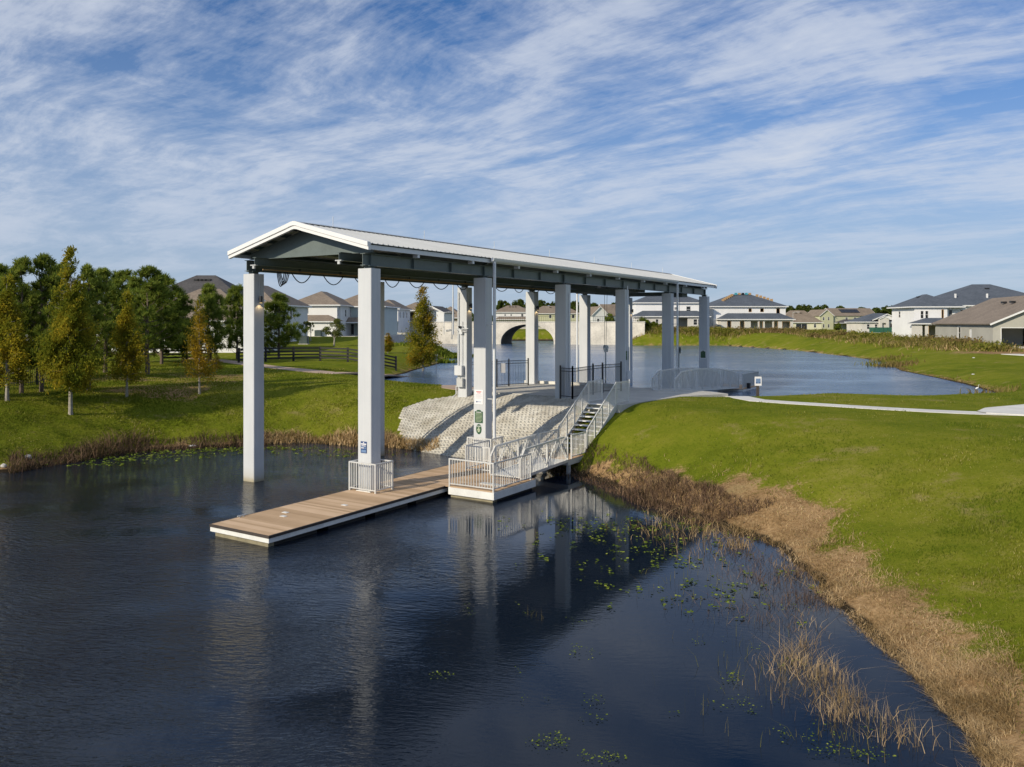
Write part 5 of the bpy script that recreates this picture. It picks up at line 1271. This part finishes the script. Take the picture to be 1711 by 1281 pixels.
# ------------------------------------------------------------------ grass, brush, weeds (uncountable)
def blades(P, h, wd, lean, mat, name, seed=0, bend=True):
    """one bent blade per point: 2 quads; P (n,3), h (n,), wd (n,)"""
    n = len(P); az = rng.uniform(0, 6.283, n); la = rng.uniform(0, 6.283, n); le = np.abs(rng.normal(0, lean, n))
    wv = np.stack([np.cos(az), np.sin(az), np.zeros(n)], 1)*wd[:, None]/2
    d1 = np.stack([np.cos(la)*le*.35, np.sin(la)*le*.35, np.ones(n)], 1)*(h*.55)[:, None]
    d2 = d1+np.stack([np.cos(la)*le, np.sin(la)*le, np.full(n, .75)], 1)*(h*.5)[:, None]
    Vv = np.stack([P-wv, P+wv, P+d1+wv*.7, P+d1-wv*.7, P+d2+wv*.12, P+d2-wv*.12], 1).reshape(-1, 3)
    b = np.arange(n)[:, None]*6; Fv = np.concatenate([b+np.array([0,1,2,3]), b+np.array([3,2,4,5])], 1).reshape(-1, 4)
    o = mesh_obj(name, Vv, Fv, mat); return o
SLABW = [sw(x, y) for x, y in slab_pts]; MATW = [sw(x, y) for x, y in MATPOLY]
ROADS = [(pathp, .60), (padp, 3.0), (lp, .90)]
def offroad(x, y):
    ok = (sdist(x, y, SLABW) > .12) & (sdist(x, y, MATW) > .05)
    for pts, w_ in ROADS:
        P_ = np.array(pts)
        for (ax, ay), (bx, by) in zip(P_[:-1], P_[1:]):
            ex, ey = bx-ax, by-ay; L = ex*ex+ey*ey+1e-9; t = np.clip(((x-ax)*ex+(y-ay)*ey)/L, 0, 1); ok &= np.hypot(x-ax-t*ex, y-ay-t*ey) > w_
    return ok
def scatter(n, ymin, ymax, xa, xb, p=2.0):
    """points with density falling with distance, x as a slope of y"""
    u = rng.uniform(size=n); y = 1/np.sqrt(u*(1/ymin**2-1/ymax**2)+1/ymax**2) if p > 1 else ymin+(ymax-ymin)*u
    x = y*rng.uniform(xa, xb, n); return x, y
def field(name, n, ymin, ymax, xa, xb, cond, mat, h, wd, lean, label=None, cat='grass', p=2.0, hfun=None):
    x, y = scatter(n, ymin, ymax, xa, xb, p); z, dp, dl = terrain(x, y, True); k = cond(x, y, dp, dl); x, y, z, dp = x[k], y[k], z[k], dp[k]
    P = np.stack([x, y, np.where(dp < 0, np.maximum(z, -.03), z-.01)], 1); m_ = len(x); sc = np.maximum(1, y/16)
    hh = h[0]+(h[1]-h[0])*rng.uniform(0, 1, m_)
    if hfun is not None: hh = hh*hfun(x, y)
    o = blades(P, hh, wd*sc*rng.uniform(.7, 1.3, m_), lean, mat, name); tag(o, label, cat, kind='stuff'); return o
tall = lambda x, y: .45+3.4*fbm(x*.55, y*.55, 44, 4)**3
inD = lambda x, y: sdist(x, y, DEADP)
field('grass', 560000, 9, 52, -.02, 1.0, lambda x, y, dp, dl: (dp > .6) & (dl > .3) & (inD(x, y)+(fbm(x*.7, y*.7, 8)-.5)*2.2+rng.normal(0, .7, len(x)) > -.1) & offroad(x, y), 'grass_blade', (.03, .09), .012, .9, 'short green lawn grass on the slope right of the stair', hfun=tall)
field('grass', 230000, 36, 72, -.68, .06, lambda x, y, dp, dl: (dp > .7) & (dl > .3) & offroad(x, y), 'grass_blade', (.04, .10), .013, .8, 'green lawn grass on the left bank under the trees', hfun=tall)
field('dead_grass', 260000, 11, 42, .05, .62, lambda x, y, dp, dl: (dp > -.15) & (inD(x, y)+(fbm(x*.7, y*.7, 8)-.5)*2.2+rng.normal(0, .6, len(x)) < -.1) & (fbm(x*1.1, y*1.1, 77) > .36) & offroad(x, y), 'dead_blade', (.04, .16), .010, 2.8, 'matted tan dead grass along the right shore of the pond', 'dead grass', hfun=tall)
field('marsh_grass', 60000, 11, 36, .02, .62, lambda x, y, dp, dl: (dp < .15) & (dp > -1.9) & (fbm(x*.8, y*.8, 91, 3)+dp*.10+rng.normal(0, .05, len(x)) > .53), 'dead_blade', (.06, .28), .008, 1.6, 'broken dead stems standing in the shallows along the right bank', 'marsh grass')
field('dry_brush', 17000, 27, 40, .05, .33, lambda x, y, dp, dl: (dp > -.7) & (dp < 1.3+.8*fbm(x, y, 3)) & offroad(x, y), 'dark_brush', (.12, .38), .013, 1.3, 'brown dry brush at the pond edge right of the stair', 'dry brush', hfun=tall)
field('dry_brush', 34000, 33, 47, -.62, -.30, lambda x, y, dp, dl: (dp > -.5) & (dp < .25+1.5*fbm(x*.6, y*.6, 6)) , 'dark_brush', (.2, .8), .012, 1.3, 'purplish brown dry brush along the left shore of the pond', 'dry brush', hfun=tall)
field('dry_brush', 20000, 42, 49, -.32, -.09, lambda x, y, dp, dl: (dp > -.2) & (dp < .3+.9*fbm(x*.9, y*.9, 7)), 'dead_blade', (.15, .5), .014, 1.2, 'tan dry brush on the shore between the first two columns', 'dry brush', hfun=tall)
def cluster(name, cs, mat, h, wd, lean, label, cat, z=0.0):
    """cs: (px, py, radius x, radius y, count)"""
    PP = []
    for (px, py, rx, ry, n) in cs:
        X, Y = at(px, py, z); PP.append(np.stack([X+rng.normal(0, rx, n), Y+rng.normal(0, ry, n), np.full(n, z-.03)], 1))
    P = np.concatenate(PP); P[:, 2] = np.maximum(P[:, 2], terrain(P[:, 0], P[:, 1])-.02); m_ = len(P)
    o = blades(P, rng.uniform(*h, m_), wd*rng.uniform(.6, 1.3, m_)*np.maximum(1, P[:, 1]/18), lean, mat, name); tag(o, label, cat, kind='stuff'); return o
cluster('marsh_grass', [(1330,1105,.22,.26,170),(1375,1130,.28,.22,190),(1345,1080,.12,.12,60),(1410,1170,.24,.2,150),(1395,1195,.22,.14,90),(1445,1200,.3,.16,80),(1345,1160,.5,.3,80),(1300,1120,.3,.3,50),(1490,1235,.35,.12,50),(1540,1250,.3,.08,24)], 'dead_blade', (.14, .50), .007, 1.5, 'pale dead marsh grass standing in the water at lower right', 'marsh grass')
cluster('marsh_grass', [(1232,912,.28,.25,200),(1215,892,.4,.35,130),(1180,890,.5,.5,100),(1150,905,.5,.5,80),(1100,885,.7,.5,90),(1140,875,.7,.5,110),(1180,930,.4,.4,50)], 'dead_blade', (.15, .48), .009, 1.4, 'tan tuft of marsh grass in the shallows below the brown bank', 'marsh grass')
cluster('marsh_grass', [(1290,975,.5,.5,200),(1330,1010,.5,.4,230),(1250,960,.5,.6,120),(1355,1000,.35,.3,230),(1300,1040,.5,.4,130),(1215,1020,.5,.5,110),(1330,960,.3,.3,190),(1265,935,.5,.4,160)], 'dark_brush', (.08, .34), .008, 2.0, 'thin brown twigs lying in the shallows along the right shore', 'marsh grass')
cluster('marsh_grass', [(1300,1130,.6,.4,50),(1210,1060,.6,.6,26),(890,1030,.10,.12,5),(905,1035,.05,.1,3),(1250,1150,.9,.6,40),(1480,1215,.5,.2,40),(1150,985,.6,.8,50),(1420,1240,.7,.2,60)], 'weed_green', (.15, .45), .007, .9, 'single green-brown stems scattered over the calm water', 'marsh grass')
def pads(name, cs, size, label, z=0.012):
    PP = []
    for (px, py, rx, ry, n) in cs:
        X, Y = at(px, py, 0); k = max(1, n//5)
        ctr = np.stack([X+rng.normal(0, rx, k), Y+rng.normal(0, ry, k)], 1); idx = rng.integers(0, k, n)
        q = ctr[idx]+rng.normal(0, .07, (n, 2)); PP.append(np.concatenate([q, rng.uniform(z, z+.07, (n, 1))], 1))
    C = np.concatenate(PP); Vv, Fv = rot_leaves(C, size, 1.2, flat=0.0); Vv = Vv.reshape(-1, 4, 3)
    m_ = C[:, None, :]; Vv = m_+(Vv-m_)*np.array([1, 1, .35]); Vv[:, :, 2] = np.maximum(Vv[:, :, 2], .006)
    o = mesh_obj(name, Vv.reshape(-1, 3), Fv, 'pad_leaf'); tag(o, label, 'water plants', kind='stuff'); return o
pads('water_plants', [(1060,905,1.6,1.6,330),(1010,930,1.2,1.2,150),(1120,885,1.4,1.0,300),(1150,940,1.2,1.2,110),(985,880,1.2,.8,200),(1110,1000,1.2,.8,70),(1240,985,.9,.9,110),(1170,1010,1.0,.9,60)], .075, 'small bright green leaves floating below the right bank')
pads('water_plants', [(968,1090,.16,.12,45),(735,1131,.10,.06,30),(925,1240,.22,.12,90),(980,1265,.2,.06,45),(1035,1268,.12,.05,26),(985,1172,.12,.1,26),(995,1200,.1,.06,18),(1230,1140,.12,.1,36),(1225,1130,.1,.1,20),(1240,1180,.25,.12,36),(1430,1260,.30,.08,110),(1370,1230,.5,.15,60),(960,1040,.3,.2,20),(870,1020,.3,.2,14),(1180,1070,.4,.3,24),(760,1020,.2,.2,14),(890,1180,.3,.2,10),(1290,1010,.5,.3,40),(1330,1110,.3,.2,36),(850,1125,.3,.2,7),(1215,1190,.4,.3,30)], .034, 'little green leaf clumps dotted over the calm foreground water')
pads('water_plants', [(260,761,2.2,.5,420),(340,755,2.2,.4,420),(390,750,1.6,.4,260),(200,768,1.4,.4,200),(150,776,1.2,.3,120)], .11, 'green floating plants along the left shore brush')
pads('water_plants', [(500,752,2.0,.5,260),(560,757,1.6,.6,260),(450,748,1.5,.4,120),(620,760,1.2,.4,80)], .09, 'green floating plants between the first two columns')
# tall weeds before the houses on the right bank
def hedge(name, line, n, spread, h, wd, mat, label, lean=.35, cat='weeds'):
    L = np.array(line, float); s = np.concatenate([[0], np.cumsum(np.hypot(*np.diff(L, axis=0).T))]); t = rng.uniform(0, s[-1], n)
    x = np.interp(t, s, L[:, 0])+rng.normal(0, spread, n); y = np.interp(t, s, L[:, 1])+rng.normal(0, spread, n)
    z, dp, dl = terrain(x, y, True); k = dl > .1; x, y, z = x[k], y[k], z[k]; hh = rng.uniform(*h, len(x))*(.35+1.2*fbm(x*.16, y*.16, 13, 3))
    o = blades(np.stack([x, y, z-.03], 1), hh, wd*rng.uniform(.6, 1.4, len(x)), lean, mat, name); tag(o, label, cat, kind='stuff'); return o
HL = [(hx(1005,190),187), (hx(1180,187),185), (hx(1320,183),180), (hx(1370,168),166), (hx(1420,152),150), (hx(1490,132),131), (hx(1570,116),115), (hx(1650,103),102)]
hedge('tall_weeds', HL, 24000, 2.2, (.3, 1.2), .10, 'weed_green', 'tall brown and green weeds in front of the houses on the right bank', 1.1)
hedge('tall_weeds', HL, 9000, 2.6, (.3, 1.0), .09, 'dead_blade', 'dry tan weeds mixed into the right bank hedge', 1.2)
def brush_mass(name, line, n, k, spread, h, size, mat, label):
    """low rounded heaps of leaves along a line"""
    L = np.array(line, float); s_ = np.concatenate([[0], np.cumsum(np.hypot(*np.diff(L, axis=0).T))]); t = rng.uniform(0, s_[-1], k)
    cx_ = np.interp(t, s_, L[:, 0])+rng.normal(0, spread, k); cy_ = np.interp(t, s_, L[:, 1])+rng.normal(0, spread, k)
    z, dp, dl = terrain(cx_, cy_, True); ok = dl > 2.5; cx_, cy_, z = cx_[ok], cy_[ok], z[ok]; hh = rng.uniform(*h, len(cx_))
    i = rng.integers(0, len(cx_), n); d = rng.normal(size=(n, 3)); d /= np.linalg.norm(d, axis=1)[:, None]; d[:, 2] = np.abs(d[:, 2]); r = rng.uniform(.4, 1.1, n)
    C = np.stack([cx_[i]+d[:, 0]*r*hh[i]*1.1, cy_[i]+d[:, 1]*r*hh[i]*1.1, z[i]+d[:, 2]*r*hh[i]], 1)
    Vv, Fv = rot_leaves(C, size, 1.6); o = mesh_obj(name, Vv, Fv, mat); tag(o, label, 'weeds', kind='stuff')
brush_mass('weed_thicket', HL, 30000, 190, 2.0, (.5, 1.5), .20, 'weed_green', 'rounded brown-green thicket running in front of the unfinished houses')
far_px = [(-900+i*70, 620+60*math.sin(i*1.7)) for i in range(60)]
def far_wood():
    n = 60000; x = rng.uniform(-620, 620, n); base = 8+5*fbm(x*.03+5, x*0, 2, 4); y = 640+rng.normal(0, 14, n)
    g = fbm(x*.09, x*0+3, 6, 3); z = 4+rng.uniform(0, 1, n)**.7*base*(.55+.8*g)
    Vv, Fv = rot_leaves(np.stack([x, y, z], 1), 1.7, 1.4); o = mesh_obj('far_wood', Vv, Fv, 'oak_leaf'); tag(o, 'thin dark line of far-off woods along the horizon behind the houses', 'woods', kind='stuff')
far_wood()
SHL = [at(*p, LZ) for p in [(990,574),(1060,578),(1140,578),(1210,578),(1330,586),(1430,598),(1478,605),(1505,620),(1560,631),(1610,642),(1668,658)]]
hedge('shore_reeds', SHL, 9000, .5, (.08, .26), .08, 'weed_green', 'yellow green reeds along the right shore of the lake', 1.6, 'reeds')
cl = [(1490,612,1.1,2.0,330),(1482,604,1.0,1.5,160),(1500,596,1.0,1.5,160),(1665,660,1.0,.8,90)]
cluster('shore_reeds', cl, 'weed_green', (.2, .7), .03, 1.0, 'clump of yellow green reeds standing in the lake by the right shore', 'reeds', LZ)
cluster('shore_reeds', [(748,595,1.6,.8,900),(725,598,2.0,1.0,900),(728,606,1.0,.5,400)], 'shrub_leaf', (.25, .7), .05, .4, 'low green reeds on the little spit below the lakeside cypress', 'reeds', LZ)
X, Y = sw(.6, 12.9)
field('dry_brush', 12000, 34, 44, -.02, .12, lambda x, y, dp, dl: (np.abs(wsf(x, y)[0]-2.0) < .55) & (wsf(x, y)[1] > 9.3) & (wsf(x, y)[1] < 13.3), 'dead_blade', (.06, .22), .012, 1.0, 'dry grass strip between the block mat and the stair', 'dry brush')
